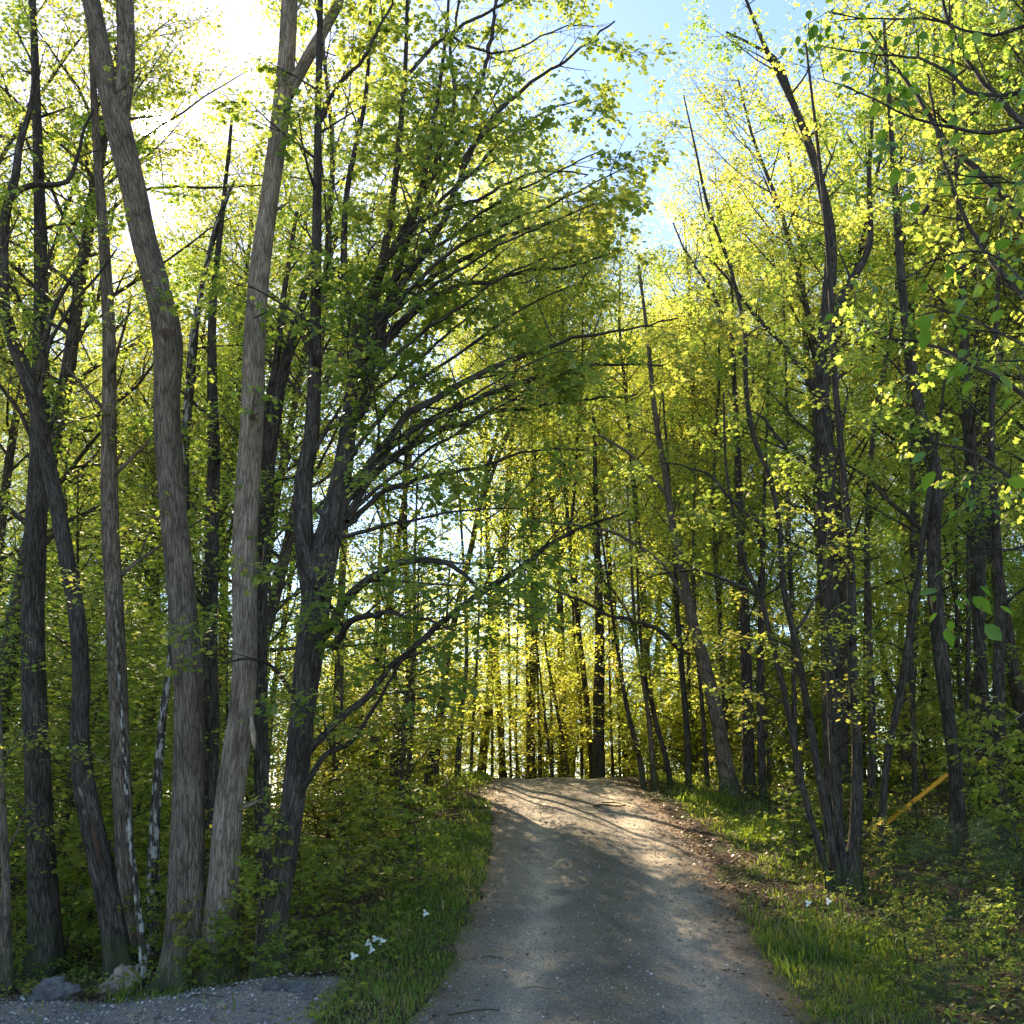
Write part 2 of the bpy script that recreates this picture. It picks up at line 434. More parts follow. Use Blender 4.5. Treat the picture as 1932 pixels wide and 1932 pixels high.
def ground_mat():
    m, n, o = new_mat("forest_floor")
    g = n.nodes.new("ShaderNodeTexCoord"); P = g.outputs['Object']
    a = tex(n, "Voronoi", 26.0, P); b = tex(n, "Noise", 3.0, P, Detail=8.0, Roughness=.7); d = tex(n, "Noise", .8, P, Detail=4.0)
    lit = ramp(n, [(0, (.045, .030, .020)), (.35, (.12, .075, .05)), (.7, (.20, .14, .10)), (1, (.09, .06, .04))], a.outputs['Color'])
    soil = mixc(n, lit, (.035, .028, .02), ramp(n, [(.4, (0, 0, 0)), (.62, (1, 1, 1))], b.outputs[0]))
    moss = mixc(n, soil, (.055, .085, .02), ramp(n, [(.48, (0, 0, 0)), (.60, (.8, .8, .8))], d.outputs[0]))
    bmp = n.nodes.new("ShaderNodeBump"); bmp.inputs['Distance'].default_value = .03; bmp.inputs['Strength'].default_value = .9
    n.links.new(a.outputs['Distance'], bmp.inputs['Height'])
    p = n.nodes.new("ShaderNodeBsdfPrincipled"); p.inputs['Roughness'].default_value = .95; p.inputs['Specular IOR Level'].default_value = .1
    n.links.new(moss, p.inputs['Base Color']); n.links.new(bmp.outputs[0], p.inputs['Normal']); n.links.new(p.outputs[0], o.inputs[0])
    return m
M_GROUND = ground_mat()

def gravel_mat(name, road=True):
    m, n, o = new_mat(name)
    g = n.nodes.new("ShaderNodeTexCoord"); P = g.outputs['Object']
    a = tex(n, "Voronoi", 75.0, P, Randomness=1.0)
    a2 = tex(n, "Voronoi", 30.0, P)
    b = tex(n, "Noise", 1.1, P, Detail=6.0, Roughness=.6)
    f = tex(n, "Noise", 160.0, P, Detail=3.0)
    st = ramp(n, [(0, (.08, .077, .074)), (.3, (.18, .172, .162)), (.7, (.30, .285, .265)), (1, (.52, .49, .45))], a.outputs['Color'])
    fine = ramp(n, [(.3, (.18, .168, .152)), (.7, (.33, .31, .28))], f.outputs[0])
    c = mixc(n, mixc(n, st, fine, .35), (1.0, .93, .83), 1., "MULTIPLY")
    big = ramp(n, [(.3, (.68, .70, .74)), (.5, (.95, .95, .95)), (.7, (1.18, 1.12, 1.02))], b.outputs[0])
    c = mixc(n, c, big, 1., 'MULTIPLY')
    dk = ramp(n, [(0, (0, 0, 0)), (.12, (0, 0, 0)), (.16, (1, 1, 1))], a2.outputs['Distance'])
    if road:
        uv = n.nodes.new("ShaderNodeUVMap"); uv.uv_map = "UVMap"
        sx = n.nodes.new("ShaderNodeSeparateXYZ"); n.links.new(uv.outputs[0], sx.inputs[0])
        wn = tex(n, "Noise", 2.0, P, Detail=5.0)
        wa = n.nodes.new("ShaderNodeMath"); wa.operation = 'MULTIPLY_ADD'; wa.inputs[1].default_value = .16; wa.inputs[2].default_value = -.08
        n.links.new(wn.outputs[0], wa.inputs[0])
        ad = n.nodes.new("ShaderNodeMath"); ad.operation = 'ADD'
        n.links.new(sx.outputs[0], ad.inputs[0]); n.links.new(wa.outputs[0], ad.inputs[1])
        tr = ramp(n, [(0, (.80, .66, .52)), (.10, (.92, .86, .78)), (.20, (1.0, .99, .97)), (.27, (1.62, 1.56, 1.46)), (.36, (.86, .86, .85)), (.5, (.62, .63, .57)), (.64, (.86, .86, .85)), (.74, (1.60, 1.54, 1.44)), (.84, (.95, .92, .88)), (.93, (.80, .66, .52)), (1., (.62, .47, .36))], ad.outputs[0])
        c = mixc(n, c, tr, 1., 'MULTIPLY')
    bmp = n.nodes.new("ShaderNodeBump"); bmp.inputs['Distance'].default_value = .008; bmp.inputs['Strength'].default_value = .8
    n.links.new(a.outputs['Distance'], bmp.inputs['Height'])
    p = n.nodes.new("ShaderNodeBsdfPrincipled"); p.inputs['Roughness'].default_value = .95; p.inputs['Specular IOR Level'].default_value = .15
    n.links.new(c, p.inputs['Base Color']); n.links.new(bmp.outputs[0], p.inputs['Normal']); n.links.new(p.outputs[0], o.inputs[0])
    return m
M_ROAD = gravel_mat("gravel_road")
M_PATCH = gravel_mat("gravel_patch", False)

# ------------------------------------------------------------------ ground, road
def grid_mesh(name, X, Y, Z, mat, uv=None):
    ny, nx = X.shape
    V = np.stack([X, Y, Z], -1).reshape(-1, 3)
    i = np.arange(ny - 1)[:, None] * nx + np.arange(nx - 1)[None]
    q = np.stack([i, i + 1, i + nx + 1, i + nx], -1).reshape(-1, 4)
    u = None
    if uv is not None: u = uv.reshape(-1, 2)[q.ravel()]
    return raw_mesh(name, V, q, np.full(len(q), 4), mat, True, u)
def patch_line(x):   # far edge of the gravel pull-off at the lower left
    return 11.25 - .16 * np.maximum(0, -x - 3.2) ** 1.3 + .18 * (vnoise(x, x * 0, .6, 3) - .5)
def in_patch(x, y): return (x < -1.75 + .35 * (vnoise(x, y, .5, 4) - .5)) & (y < patch_line(x))
xs = np.unique(np.concatenate([-np.geomspace(14, 1500, 26), np.arange(-14, 14.01, .14), np.geomspace(14, 1500, 26)]))
ys = np.unique(np.concatenate([np.linspace(-60, 4, 12), np.arange(4, 32, .14), np.geomspace(32, 2500, 40)]))
GX, GY = np.meshgrid(xs, ys)
GZ = height(GX, GY)
inside = (GX > xL(GY) + .12) & (GX < xR(GY) - .12)
GZ = GZ - np.where(inside, .10, 0)
GZ = GZ - np.where((GX < -2.0) & (GY < patch_line(GX) - .15) & (GY > 3), .07, 0)
g = link("ground", grid_mesh("ground", GX, GY, GZ, M_GROUND)); tag(g, kind='structure')
# the road: a strip with ragged edges
ry = np.concatenate([np.arange(3.0, 32, .1), np.arange(32, 60, .5)])
rc = np.linspace(0, 1, 41)
RY, RC = np.meshgrid(ry, rc, indexing='ij')
l = xL(RY) - .10 + .22 * (vnoise(RY, RY * 0, .45, 6) - .5); r_ = xR(RY) + .12 + .3 * (vnoise(RY, RY * 0, .5, 7) - .5)
RX = l + (r_ - l) * RC
RZ = height(RX, RY) + .008
edge = np.minimum(RC, 1 - RC)
RZ = RZ - np.where(edge < .001, .10, 0) - np.where((edge >= .001) & (edge < .03), .004, 0)
g = link("gravel_road", grid_mesh("gravel_road", RX, RY, RZ, M_ROAD, np.stack([RC, RY * .1], -1))); tag(g, kind='structure')
# gravel pull-off, lower left
px = np.arange(-9, -1.4, .09); pt = np.linspace(0, 1, 50)
PX, PT = np.meshgrid(px, pt)
PY = 3.5 + (patch_line(PX) - 3.5) * PT
PZ = height(PX, PY) + .006
PZ = PZ - np.where((PT > .995) | (PX > -1.55), .10, 0)
g = link("gravel_pulloff", grid_mesh("gravel_pulloff", PX, PY, PZ, M_PATCH)); tag(g, kind='structure')

# ------------------------------------------------------------------ ground stuff
def vproj(x, y, z): return proj(x, y, z)
def scatter(n, xr, yr, rg):
    return rg.uniform(xr[0], xr[1], n), yr[0] + (yr[1] - yr[0]) * rg.random(n) ** 1.35

def grass():
    x, y = scatter(620000, (-8, 8), (4.5, 30), rng)
    l, r = xL(y), xR(y)
    dl, dr = l - x, x - r
    c = vnoise(x, y, .35, 8) * .6 + vnoise(x, y, 1.4, 9) * .4
    dens = np.zeros(len(x))
    dens = np.where((dl > -.05) & (y > 11.6), np.clip(1.0 - np.abs(dl - .42 - .5 * (vnoise(x, y, 1.6, 25) - .4)) / (.55 + .9 * vnoise(x, y, 1.3, 26)), 0, 1) * np.clip(2.2 * vnoise(x, y, .9, 21) - .35, .05, 1.1), dens)
    dens = np.where((dl > -.1) & (x > -3.4) & (y <= 11.6) & (y > 8.0), np.clip(.62 - .28 * np.maximum(0, -x - 1.9), 0, 1), dens)
    dens = np.where((dr > -.05) & (y < 15.0), np.clip(1.0 - np.abs(dr - .7) / 1.3, 0, 1) * np.clip((14.5 - y) / 2.2, .08, 1) * np.clip(2.2 * vnoise(x, y, .9, 22) - .35, .05, 1.1), dens)
    dens = np.where((dr > .45) & (y >= 15.0), np.clip(1.1 - np.abs(dr - 1.25) / .95, 0, 1) * np.clip(2.2 * vnoise(x, y, .9, 23) - .3, .1, 1.1), dens)
    dens = np.where((dl > 1.2) & (y > 11.5) & (dens < .05), .05, dens)
    dens = np.where((dr > 1.5) & (dens < .08), .08, dens)
    # centre strip of the road and scattered tufts
    cc = (x - l) / (r - l)
    dens = np.where((np.abs(cc - .5) < .07) & (y < 27), .045 * (c > .58), dens)
    dens = np.where(in_patch(x, y), .02 * (c > .5), dens)
    dens = np.where((x > -3.9) & (x < -3.2) & (np.abs(y - 11.1) < .3), .5, dens)
    thr = np.clip(.52 - dens * .36, 0.1, 1)
    keep = (dens > .005) & (rng.random(len(x)) < dens) & (c > thr * .86)
    x, y = x[keep], y[keep]; c = c[keep]
    z = height(x, y)
    n = len(x)
    h = np.clip(rng.lognormal(-3.1, .42, n), .02, .12) * (1 + .9 * (vnoise(x, y, .8, 10) > .55)) * np.where(y < 11, 1., 1.15)
    incx = (x > xL(y)) & (x < xR(y)); h = np.where(incx, .04, h)
    a = rng.uniform(0, 2 * math.pi, n); lean = rng.uniform(.15, .8, n)
    dx, dy = np.cos(a), np.sin(a)
    b = rng.uniform(0, 2 * math.pi, n); w = rng.uniform(.0022, .0048, n) * (1 + y / 12)
    sx, sy = np.cos(b) * w, np.sin(b) * w
    O = np.stack([x, y, z - .01], -1)
    V = np.zeros((n, 5, 3))
    V[:, 0] = O + np.stack([sx, sy, 0 * sx], -1); V[:, 1] = O - np.stack([sx, sy, 0 * sx], -1)
    mid = O + np.stack([dx * lean * h * .3, dy * lean * h * .3, h * .62], -1)
    V[:, 2] = mid - .8 * np.stack([sx, sy, 0 * sx], -1); V[:, 3] = mid + .8 * np.stack([sx, sy, 0 * sx], -1)
    V[:, 4] = O + np.stack([dx * lean * h, dy * lean * h, h * (1.05 - .35 * lean)], -1)
    k = np.arange(n)[:, None] * 5
    L = np.concatenate([k + np.array([[0, 1, 2, 3]]), k + np.array([[3, 2, 4]])], 1)
    t = np.clip(c * .75 + rng.normal(0, .22, n), 0, 1)
    me = raw_mesh("grass", V.reshape(-1, 3), L.ravel(), np.tile([4, 3], n), M_GRASS, False, None, np.repeat(t, 2))
    tag(link("grass", me), kind='stuff')
    print("grass blades", n)
grass()

def litter():
    rg = np.random.default_rng(5)
    x, y = scatter(120000, (-9, 10), (5, 30), rg)
    l, r = xL(y), xR(y); dl, dr = l - x, x - r
    d = np.where(dl > .3, .45, 0.) + np.where(dr > .9, .45, 0.)
    d = np.where((dr > -.45) & (dr < 1.0) & (y > 12.5), .95 * np.clip((dr + .5) / .5, 0, 1), d)
    d = np.where((dl > -.3) & (dl < .4) & (y > 20), .5, d)
    inr = (dl <= 0) & (dr <= 0)
    d = np.where(inr & (d < .02), .012 + .10 * np.clip(1 - np.minimum(-dl, -dr) / .5, 0, 1), d)
    d = np.where(in_patch(x, y), .03, d)
    k = rg.random(len(x)) < d; x, y = x[k], y[k]; n = len(x)
    C = np.stack([x, y, height(x, y) + .012], -1)
    a = rg.uniform(0, 6.283, n)
    D = np.stack([np.cos(a), np.sin(a), rg.normal(0, .25, n)], -1)
    N = np.array([[0, 0, 1.]]) + rg.normal(0, .35, (n, 3))
    me = leaf_mesh("leaf_litter", C, D, N, rg.uniform(.025, .065, n) , rg.random(n), T_MAPLE_LO, M_DEAD)
    tag(link("leaf_litter", me), kind='stuff')
litter()

def herbs():
    rg = np.random.default_rng(6)
    x, y = scatter(60000, (-9, 11), (6, 32), rg)
    l, r = xL(y), xR(y); dl, dr = l - x, x - r
    c = vnoise(x, y, .6, 12)
    d = np.where(dl > .5, .55, 0.) + np.where(dr > .8, .62, 0.)
    d = d * (c > .35) * ~in_patch(x, y)
    k = rg.random(len(x)) < d; x, y = x[k], y[k]; n = len(x)
    h = rg.uniform(.04, .30, n) * (.5 + vnoise(x, y, 1.2, 13))
    A = np.stack([x, y, height(x, y) + h], -1)
    a = rg.uniform(0, 6.283, n)
    DD = np.stack([np.cos(a), np.sin(a), 0 * a], -1)
    C, D, N, S, t = leaves_at(A, DD, 3, .055, rg, .25, .35, .04, 3.1)
    me = leaf_mesh("ground_cover", C, D, N, S, t, T_OVAL, M_UN)
    tag(link("ground_cover", me), kind='stuff')
herbs()

def pebbles():
    rg = np.random.default_rng(7)
    x, y = scatter(110000, (-8, 5), (7, 26), rg)
    l, r = xL(y), xR(y)
    inr = (x > l + .05) & (x < r - .05); ip = in_patch(x, y) & (x > -8)
    k = (inr & (rg.random(len(x)) < .9)) | ip; x, y = x[k], y[k]; ip = ip[k]; n = len(x)
    s = np.clip(rg.lognormal(-5.2, .5, n), .003, .022) * np.where(ip, 1.5, 1.0)
    base = np.array([(1, 0, 0), (-1, 0, 0), (0, 1, 0), (0, -1, 0), (0, 0, .7), (0, 0, -.7)], float)
    V = base[None] * s[:, None, None] * rg.uniform(.65, 1.35, (n, 6, 1))
    a = rg.uniform(0, 6.28, n); ca, sa = np.cos(a)[:, None], np.sin(a)[:, None]
    V = np.stack([V[..., 0] * ca - V[..., 1] * sa, V[..., 0] * sa + V[..., 1] * ca, V[..., 2]], -1)
    V += np.stack([x, y, height(x, y) + .008 + s * .3], -1)[:, None]
    F_ = np.array([(0, 2, 4), (2, 1, 4), (1, 3, 4), (3, 0, 4), (2, 0, 5), (1, 2, 5), (3, 1, 5), (0, 3, 5)])
    L = (np.arange(n)[:, None] * 6 + F_.ravel()[None]).ravel()
    m, nn, o = new_mat("pebble")
    at_ = nn.nodes.new("ShaderNodeAttribute"); at_.attribute_name = "tint"
    c = ramp(nn, [(0, (.09, .088, .085)), (.4, (.2, .19, .175)), (.85, (.34, .32, .29)), (1, (.6, .56, .52))], at_.outputs['Fac'])
    p = nn.nodes.new("ShaderNodeBsdfPrincipled"); p.inputs['Roughness'].default_value = .9
    nn.links.new(c, p.inputs[0]); nn.links.new(p.outputs[0], o.inputs[0])
    me = raw_mesh("loose_gravel", V.reshape(-1, 3), L, np.full(n * 8, 3), m, False, None, np.repeat(rg.random(n), 8))
    tag(link("loose_gravel", me), kind='stuff')
pebbles()

# ------------------------------------------------------------------ branch growth
def perp(d):
    a = Vector((0, 0, 1)) if abs(d.z) < .9 else Vector((1, 0, 0))
    return d.cross(a).normalized()
def grow(p, d, L, r, lvl, cfg, B, A, rnd):
    seg = cfg['seg'][min(lvl, len(cfg['seg']) - 1)]
    n = max(2, int(round(L / seg)))
    st = L / n; pts = [p.copy()]; rad = [r]; d = d.normalized()
    wob = cfg['wob']; trop = cfg['trop'][min(lvl, len(cfg['trop']) - 1)]
    dirs = [d.copy()]
    for i in range(n):
        d = (d + Vector((rnd.gauss(0, wob), rnd.gauss(0, wob), rnd.gauss(0, wob) + trop))).normalized()
        p = p + d * st
        pts.append(p.copy()); dirs.append(d.copy()); rad.append(max(r * (1 - .75 * (i + 1) / n), .0022))
    B.append((pts, rad, lvl))
    if lvl < cfg['levels']:
        k = cfg['per_m'][min(lvl, len(cfg['per_m']) - 1)] * L
        k = int(k) + (rnd.random() < k % 1)
        t0 = cfg['t0'][min(lvl, len(cfg['t0']) - 1)]
        for c in range(k):
            t = t0 + (1 - t0) * (c + rnd.random()) / max(k, 1)
            f = min(t * n, n - 1e-3); i = int(f); q = pts[i].lerp(pts[i + 1], f - i); dd = dirs[i]
            az = rnd.uniform(0, 2 * math.pi); a = perp(dd); b = dd.cross(a)
            s = a * math.cos(az) + b * math.sin(az)
            s.z *= cfg['flat']
            s.normalize()
            ang = R(rnd.uniform(*cfg['ang']))
            nd = dd * math.cos(ang) + s * math.sin(ang)
            cl = cfg['len'][min(lvl, len(cfg['len']) - 1)] * (1 - .55 * t) * rnd.uniform(.6, 1.25)
            grow(q, nd, cl, max(rad[i] * cfg.get('rr', .5), .0035), lvl + 1, cfg, B, A, rnd)
    if lvl >= cfg['leaf_lvl']:
        k = max(1, int(L * cfg['leaf_m']))
        for c in range(k):
            t = .25 + .75 * (c + 1) / k
            f = min(t * n, n - 1e-3); i = int(f)
            A.append((tuple(pts[i].lerp(pts[i + 1], f - i)), tuple(dirs[i])))

# ------------------------------------------------------------------ prototype forest trees (in their own coordinates, base at the origin)
def make_proto(seed, H, rad, cfg, first, nbr, brl, leafk, leafs, mat_b, mat_l, fork=False, lean=0., tmpl=T_KITE, up=(35, 70), droop=.3):
    rnd = random.Random(seed); rg = np.random.default_rng(seed)
    B, A = [], []
    stems = []
    def stem(p, d, L, r):
        n = max(6, int(L / .9)); pts = [p.copy()]; rr = [r]
        k = rnd.uniform(0, 6)
        for i in range(n):
            d = (d + Vector((rnd.gauss(0, .035), rnd.gauss(0, .035), .03))).normalized()
            p = p + d * (L / n); pts.append(p.copy()); rr.append(r * (1 - .85 * ((i + 1) / n) ** 1.1) + .004)
        stems.append((pts, rr)); return pts, rr
    pts, rr = stem(Vector((0, 0, -.25)), Vector((lean, lean * .3, 1)).normalized(), H, rad)
    if fork:
        i = int(len(pts) * rnd.uniform(.35, .55)); az = rnd.uniform(0, 6.28)
        stem(pts[i], Vector((math.cos(az) * .35, math.sin(az) * .35, 1)).normalized(), H * .5, rr[i] * .75)
    for si, (sp, sr) in enumerate(stems):
        n = len(sp) - 1; Ls = H if si == 0 else H * .5
        kb = nbr if si == 0 else nbr // 2
        f0 = first if si == 0 else .1
        for c in range(kb):
            t = f0 + (1 - f0) * ((c + rnd.random()) / kb) ** .85
            f = min(t * n, n - 1e-3); i = int(f); q = sp[i].lerp(sp[i + 1], f - i)
            az = c * 2.4 + rnd.uniform(-.6, .6); el = R(90 - rnd.uniform(*up))
            d = Vector((math.cos(az) * math.cos(el), math.sin(az) * math.cos(el), math.sin(el)))
            hump = math.sin(math.pi * min(1, max(.08, (t - f0) / (1 - f0) * .80 + .16))) ** .7
            grow(q, d, brl * hump * rnd.uniform(.7, 1.2), max(.012, sr[i] * .38), 0, cfg, B, A, rnd)
    T = Tubes()
    for k, (sp, sr) in enumerate(stems): T.add(sp, sr, 9, .03, seed + k, flare=(k == 0))
    for pts_, rad_, lvl in B: T.add(pts_, rad_, (5, 4, 3, 3)[min(lvl, 3)])
    V = np.concatenate(T.V); Q = np.concatenate(T.L)
    tm = raw_mesh("trunk", V, Q, np.full(len(Q), 4), mat_b, True, np.concatenate(T.U))
    Ap = np.array([a for a, _ in A]); Ad = np.array([d for _, d in A])
    C, D, N, S, t = leaves_at(Ap, Ad, leafk, leafs, rg, droop, .5, .17 * min(1, H / 8), 2.2)
    lm = leaf_mesh("crown", C, D, N, S, t, tmpl, mat_l)
    print("proto", seed, "anchors", len(A), "leaves", len(C))
    return tm, lm

CFG_T = dict(seg=[.45, .3, .25], wob=.12, trop=[.03, .0, -.01], levels=2, per_m=[2.6, 3.2], t0=[.2, .15], flat=.5, ang=(30, 65), len=[1.5, .6], leaf_lvl=1, leaf_m=7, rr=.5)
CFG_P = dict(seg=[.35, .25, .2], wob=.12, trop=[.0, -.01, -.02], levels=1, per_m=[3.2], t0=[.15], flat=.35, ang=(30, 60), len=[.7], leaf_lvl=0, leaf_m=9, rr=.5)
tall, pole, sap = [], [], []
for i in range(7):
    tall.append(make_proto(100 + i, 18.0, (.13, .16, .11, .19, .12, .14, .10)[i], CFG_T, (.32, .25, .38, .3, .22, .4, .28)[i], 44, 3.3, 5, .066, B_MID, M_YG if i % 3 else M_GR, fork=(i % 2 == 0), lean=(.0, .05, -.04, .02, .06, -.02, 0)[i]))
for i in range(5):
    pole.append(make_proto(200 + i, 8.0, (.045, .06, .04, .05, .035)[i], CFG_P, 0.05, 56, 1.9, 4, .064, B_MID, M_YG if i != 2 else M_UN, lean=(.05, -.03, .08, 0, -.06)[i], up=(50, 90), tmpl=T_MAPLE_LO))
for i in range(5):
    sap.append(make_proto(300 + i, (2.6, 1.7, 3.4, 1.2, 2.1)[i], .014, dict(CFG_P, len=[.35], seg=[.15, .12], leaf_m=11), .15, (26, 18, 30, 14, 20)[i], .65, 3, .085, B_MID, M_UN if i % 2 else M_YG, up=(50, 90), tmpl=T_MAPLE))

pole_sunlit = [(t, l.copy()) for t, l in pole]  # copies of the forest trees with sunlight painted into the leaf colour
for t, l in pole_sunlit: l.materials[0] = M_SUNLIT
tall_sunlit = [(t, l.copy()) for t, l in tall]
for t, l in tall_sunlit: l.materials[0] = M_SUNLIT
def place(kind, protos, i, x, y, scale, hs, label, cat, group):
    tm, lm = protos[i % len(protos)]
    e = empty(kind, (x, y, gz(x, y)), label, cat, group)
    e.rotation_euler = (random.gauss(0, .02), random.gauss(0, .03), random.uniform(0, 6.28))
    e.scale = (scale, scale, hs)
    link("trunk", tm, e); link("crown", lm, e)
    return e

# ------------------------------------------------------------------ trees drawn one by one
def catmull(P, step):
    """P: rows of (x,y,z,r); resampled smoothly"""
    P = np.array(P, float); out_ = []
    E = np.vstack([2 * P[0] - P[1], P, 2 * P[-1] - P[-2]])
    for i in range(1, len(E) - 2):
        L = np.linalg.norm(E[i + 1][:3] - E[i][:3]); k = max(1, int(L / step))
        for j in range(k):
            t = j / k; a, b, c, d = E[i - 1], E[i], E[i + 1], E[i + 2]
            out_.append(.5 * ((2 * b) + (c - a) * t + (2 * a - 5 * b + 4 * c - d) * t * t + (3 * b - a - 3 * c + d) * t ** 3))
    out_.append(P[-1])
    o = np.array(out_); o[:, 3] = np.maximum(o[:, 3], .0025)
    return o
def path(spec, Y, dY=0.0, step=.12, wig=.0, seed=0):
    """spec: (u, v, width px[, depth]) -> resampled rows of x, y, z, r"""
    rows = []; n = len(spec)
    for i, s in enumerate(spec):
        y = s[3] if len(s) > 3 else Y + dY * i / max(n - 1, 1)
        p = at(s[0], s[1], y)
        dist = y * CP + (p.z - EYE) * SP
        rows.append((p.x, p.y, p.z, .5 * s[2] * dist / F))
    o = catmull(rows, step)
    if wig:
        rg = np.random.default_rng(seed); m = len(o)
        w = np.cumsum(rg.normal(0, wig, (m, 3)), 0); w -= np.linspace(0, 1, m)[:, None] * w[-1]
        o[:, :3] += w
    return o

CFG_SPRAY = dict(seg=[.22, .16, .12], wob=.10, trop=[.0, -.015, -.02], levels=1, per_m=[4.5], t0=[.12], flat=.18, ang=(30, 60), len=[.55], leaf_lvl=0, leaf_m=7, rr=.5)
CFG_BOUGH = dict(seg=[.35, .22, .14], wob=.10, trop=[.01, -.01, -.02], levels=2, per_m=[2.2, 3.6], t0=[.2, .12], flat=.30, ang=(28, 60), len=[1.1, .45], leaf_lvl=1, leaf_m=11, rr=.5)

def sprout(rows, rnd, per_m, blen, cfg, B, A, t0=.1, bias=(0, 0, 0), rfac=.4, sag=0., taper=.45):
    """side branches along a path"""
    P = rows[:, :3]; seglen = np.linalg.norm(np.diff(P, axis=0), axis=1); arc = np.concatenate([[0], np.cumsum(seglen)])
    L = arc[-1]; k = int(L * (1 - t0) * per_m)
    for c in range(k):
        t = t0 + (1 - t0) * (c + rnd.random()) / k
        s = t * L; i = min(int(np.searchsorted(arc, s)), len(P) - 1); i = max(i, 1)
        q = Vector(P[i]); dd = Vector(P[i] - P[i - 1]).normalized()
        az = rnd.uniform(0, 6.283); a = perp(dd); b = dd.cross(a)
        sd = a * math.cos(az) + b * math.sin(az); sd.z *= cfg['flat']; sd = (sd + Vector(bias)).normalized()
        ang = R(rnd.uniform(30, 70))
        nd = dd * math.cos(ang) + sd * math.sin(ang); nd.z -= sag
        grow(q, nd, blen * (1 - taper * t) * rnd.uniform(.55, 1.25), max(.006, min(rows[i, 3] * rfac, .03)), 0, cfg, B, A, rnd)

def add_leaves(name, A, org, parent, k, size, mat, tmpl, seed, droop=.3, flat=.35):
    if not A: return
    rg = np.random.default_rng(seed)
    Ap = np.array([a for a, _ in A]) - np.array(org)[None]; Ad = np.array([d for _, d in A])
    C, D, N, S, t = leaves_at(Ap, Ad, k, size, rg, droop, flat, .10, 2.0)
    o = link(name, leaf_mesh(name, C, D, N, S, t, tmpl, mat), parent)
    return o, len(C)

NL = 0
def hero(name, label, spec, Y, mat, cat="tree", stems=(), boughs=(), bare=.35, per_m=.8, blen=1.6, leaf=M_YG, ns=22, seed=1, tmpl=T_MAPLE_LO, size=.056, k=6, dY=0.0, rough=.035, fl=True, group=None, cfg=CFG_BOUGH, leafy_low=0.0, bough_leaf=None, bough_len=1.0, bough_per=2.0):
    """one tree: trunk, forks (stems), drawn boughs each with its own leaves, and a crown of grown twigs"""
    global NL
    rnd = random.Random(seed)
    ub, vb = spec[0][:2]
    rows = path(spec, Y, dY)
    z0 = gz(rows[0, 0], rows[0, 1])
    rows[0, 2] = z0 - .15
    if rows[1, 2] < rows[0, 2]: rows[1:, 2] = np.maximum(rows[1:, 2], rows[0, 2] + .02 * np.arange(1, len(rows)))
    org = (rows[0, 0], rows[0, 1], z0)
    e = empty(name, org, label, cat, group)
    T = Tubes(); T.add(rows[:, :3], rows[:, 3], ns, rough, seed, flare=fl)
    B, A = [], []
    sprout(rows, rnd, per_m, blen, cfg, B, A, t0=bare)
    if leafy_low: sprout(rows, rnd, leafy_low, .7, CFG_SPRAY, B, A, t0=.05)
    for i, s in enumerate(stems):
        sr = path(s, Y, 0, wig=.0)
        T.add(sr[:, :3], sr[:, 3], max(8, ns - 8), rough, seed + i + 1)
        sprout(sr, rnd, per_m * 1.3, blen, cfg, B, A, t0=.15)
    for p_, r_2, lv in B: T.add(p_, r_2, (5, 4, 3, 3)[min(lv, 3)])
    T.build("trunk", mat, e, org)
    res = add_leaves("crown", A, org, e, k, size, leaf, tmpl, seed)
    if res: NL += res[1]
    for i, s in enumerate(boughs):
        br = path(s, Y, 0, step=.1, wig=.012, seed=seed + i)
        T = Tubes(); T.add(br[:, :3], br[:, 3], 10, .05, seed + i)
        B, A = [], []
        sprout(br, rnd, bough_per, bough_len, CFG_BOUGH, B, A, t0=.12, rfac=.45)
        for p_, r_2, lv in B: T.add(p_, r_2, (5, 4, 3, 3)[min(lv, 3)])
        bo = T.build("branch", mat, e, org)
        res = add_leaves("foliage", A, org, bo, k, size, bough_leaf or leaf, tmpl, seed + 50 + i)
        if res: NL += res[1]
    return e

def Yb(u, v): return ground_hit(u, v)[1]

# --- left group
y1 = Yb(352, 1852)
hero("leaning_maple", "thick light grey ridged trunk leaning left, nearest the sun, forking high up", [(352, 1852, 84), (352, 1700, 68), (356, 1550, 60), (358, 1400, 56), (352, 1250, 54), (335, 1050, 52), (322, 900, 50), (315, 760, 50), (317, 640, 54), (296, 540, 48), (268, 440, 46), (247, 340, 45), (224, 240, 46), (200, 140, 36), (172, 0, 32), (140, -160, 26), (110, -420, 14)], y1, B_GREY,
     stems=[[(224, 245, 36), (236, 130, 34), (236, 0, 32), (232, -150, 26), (236, -420, 12)]], bare=.62, per_m=.55, blen=1.5, seed=1, leafy_low=.45, ns=30, k=3, rough=.04)
y2 = Yb(408, 1842)
hero("straight_maple", "pale grey straight trunk right of the leaning one with a bare wood scar", [(408, 1842, 66), (418, 1700, 58), (430, 1540, 56), (445, 1420, 52), (460, 1300, 46), (462, 1150, 46), (463, 1020, 46), (470, 880, 43), (476, 750, 42), (481, 620, 40), (494, 480, 37), (508, 380, 35), (524, 260, 35), (538, 140, 34), (546, 0, 30), (552, -200, 24), (556, -450, 12)], y2, B_PALE,
     stems=[[(543, 180, 22), (580, 110, 22), (612, 55, 20), (640, 0, 18), (676, -120, 13), (720, -320, 7)]], bare=.6, per_m=.6, blen=1.6, seed=2, leafy_low=.45, ns=30)
y3 = Yb(228, 1848)
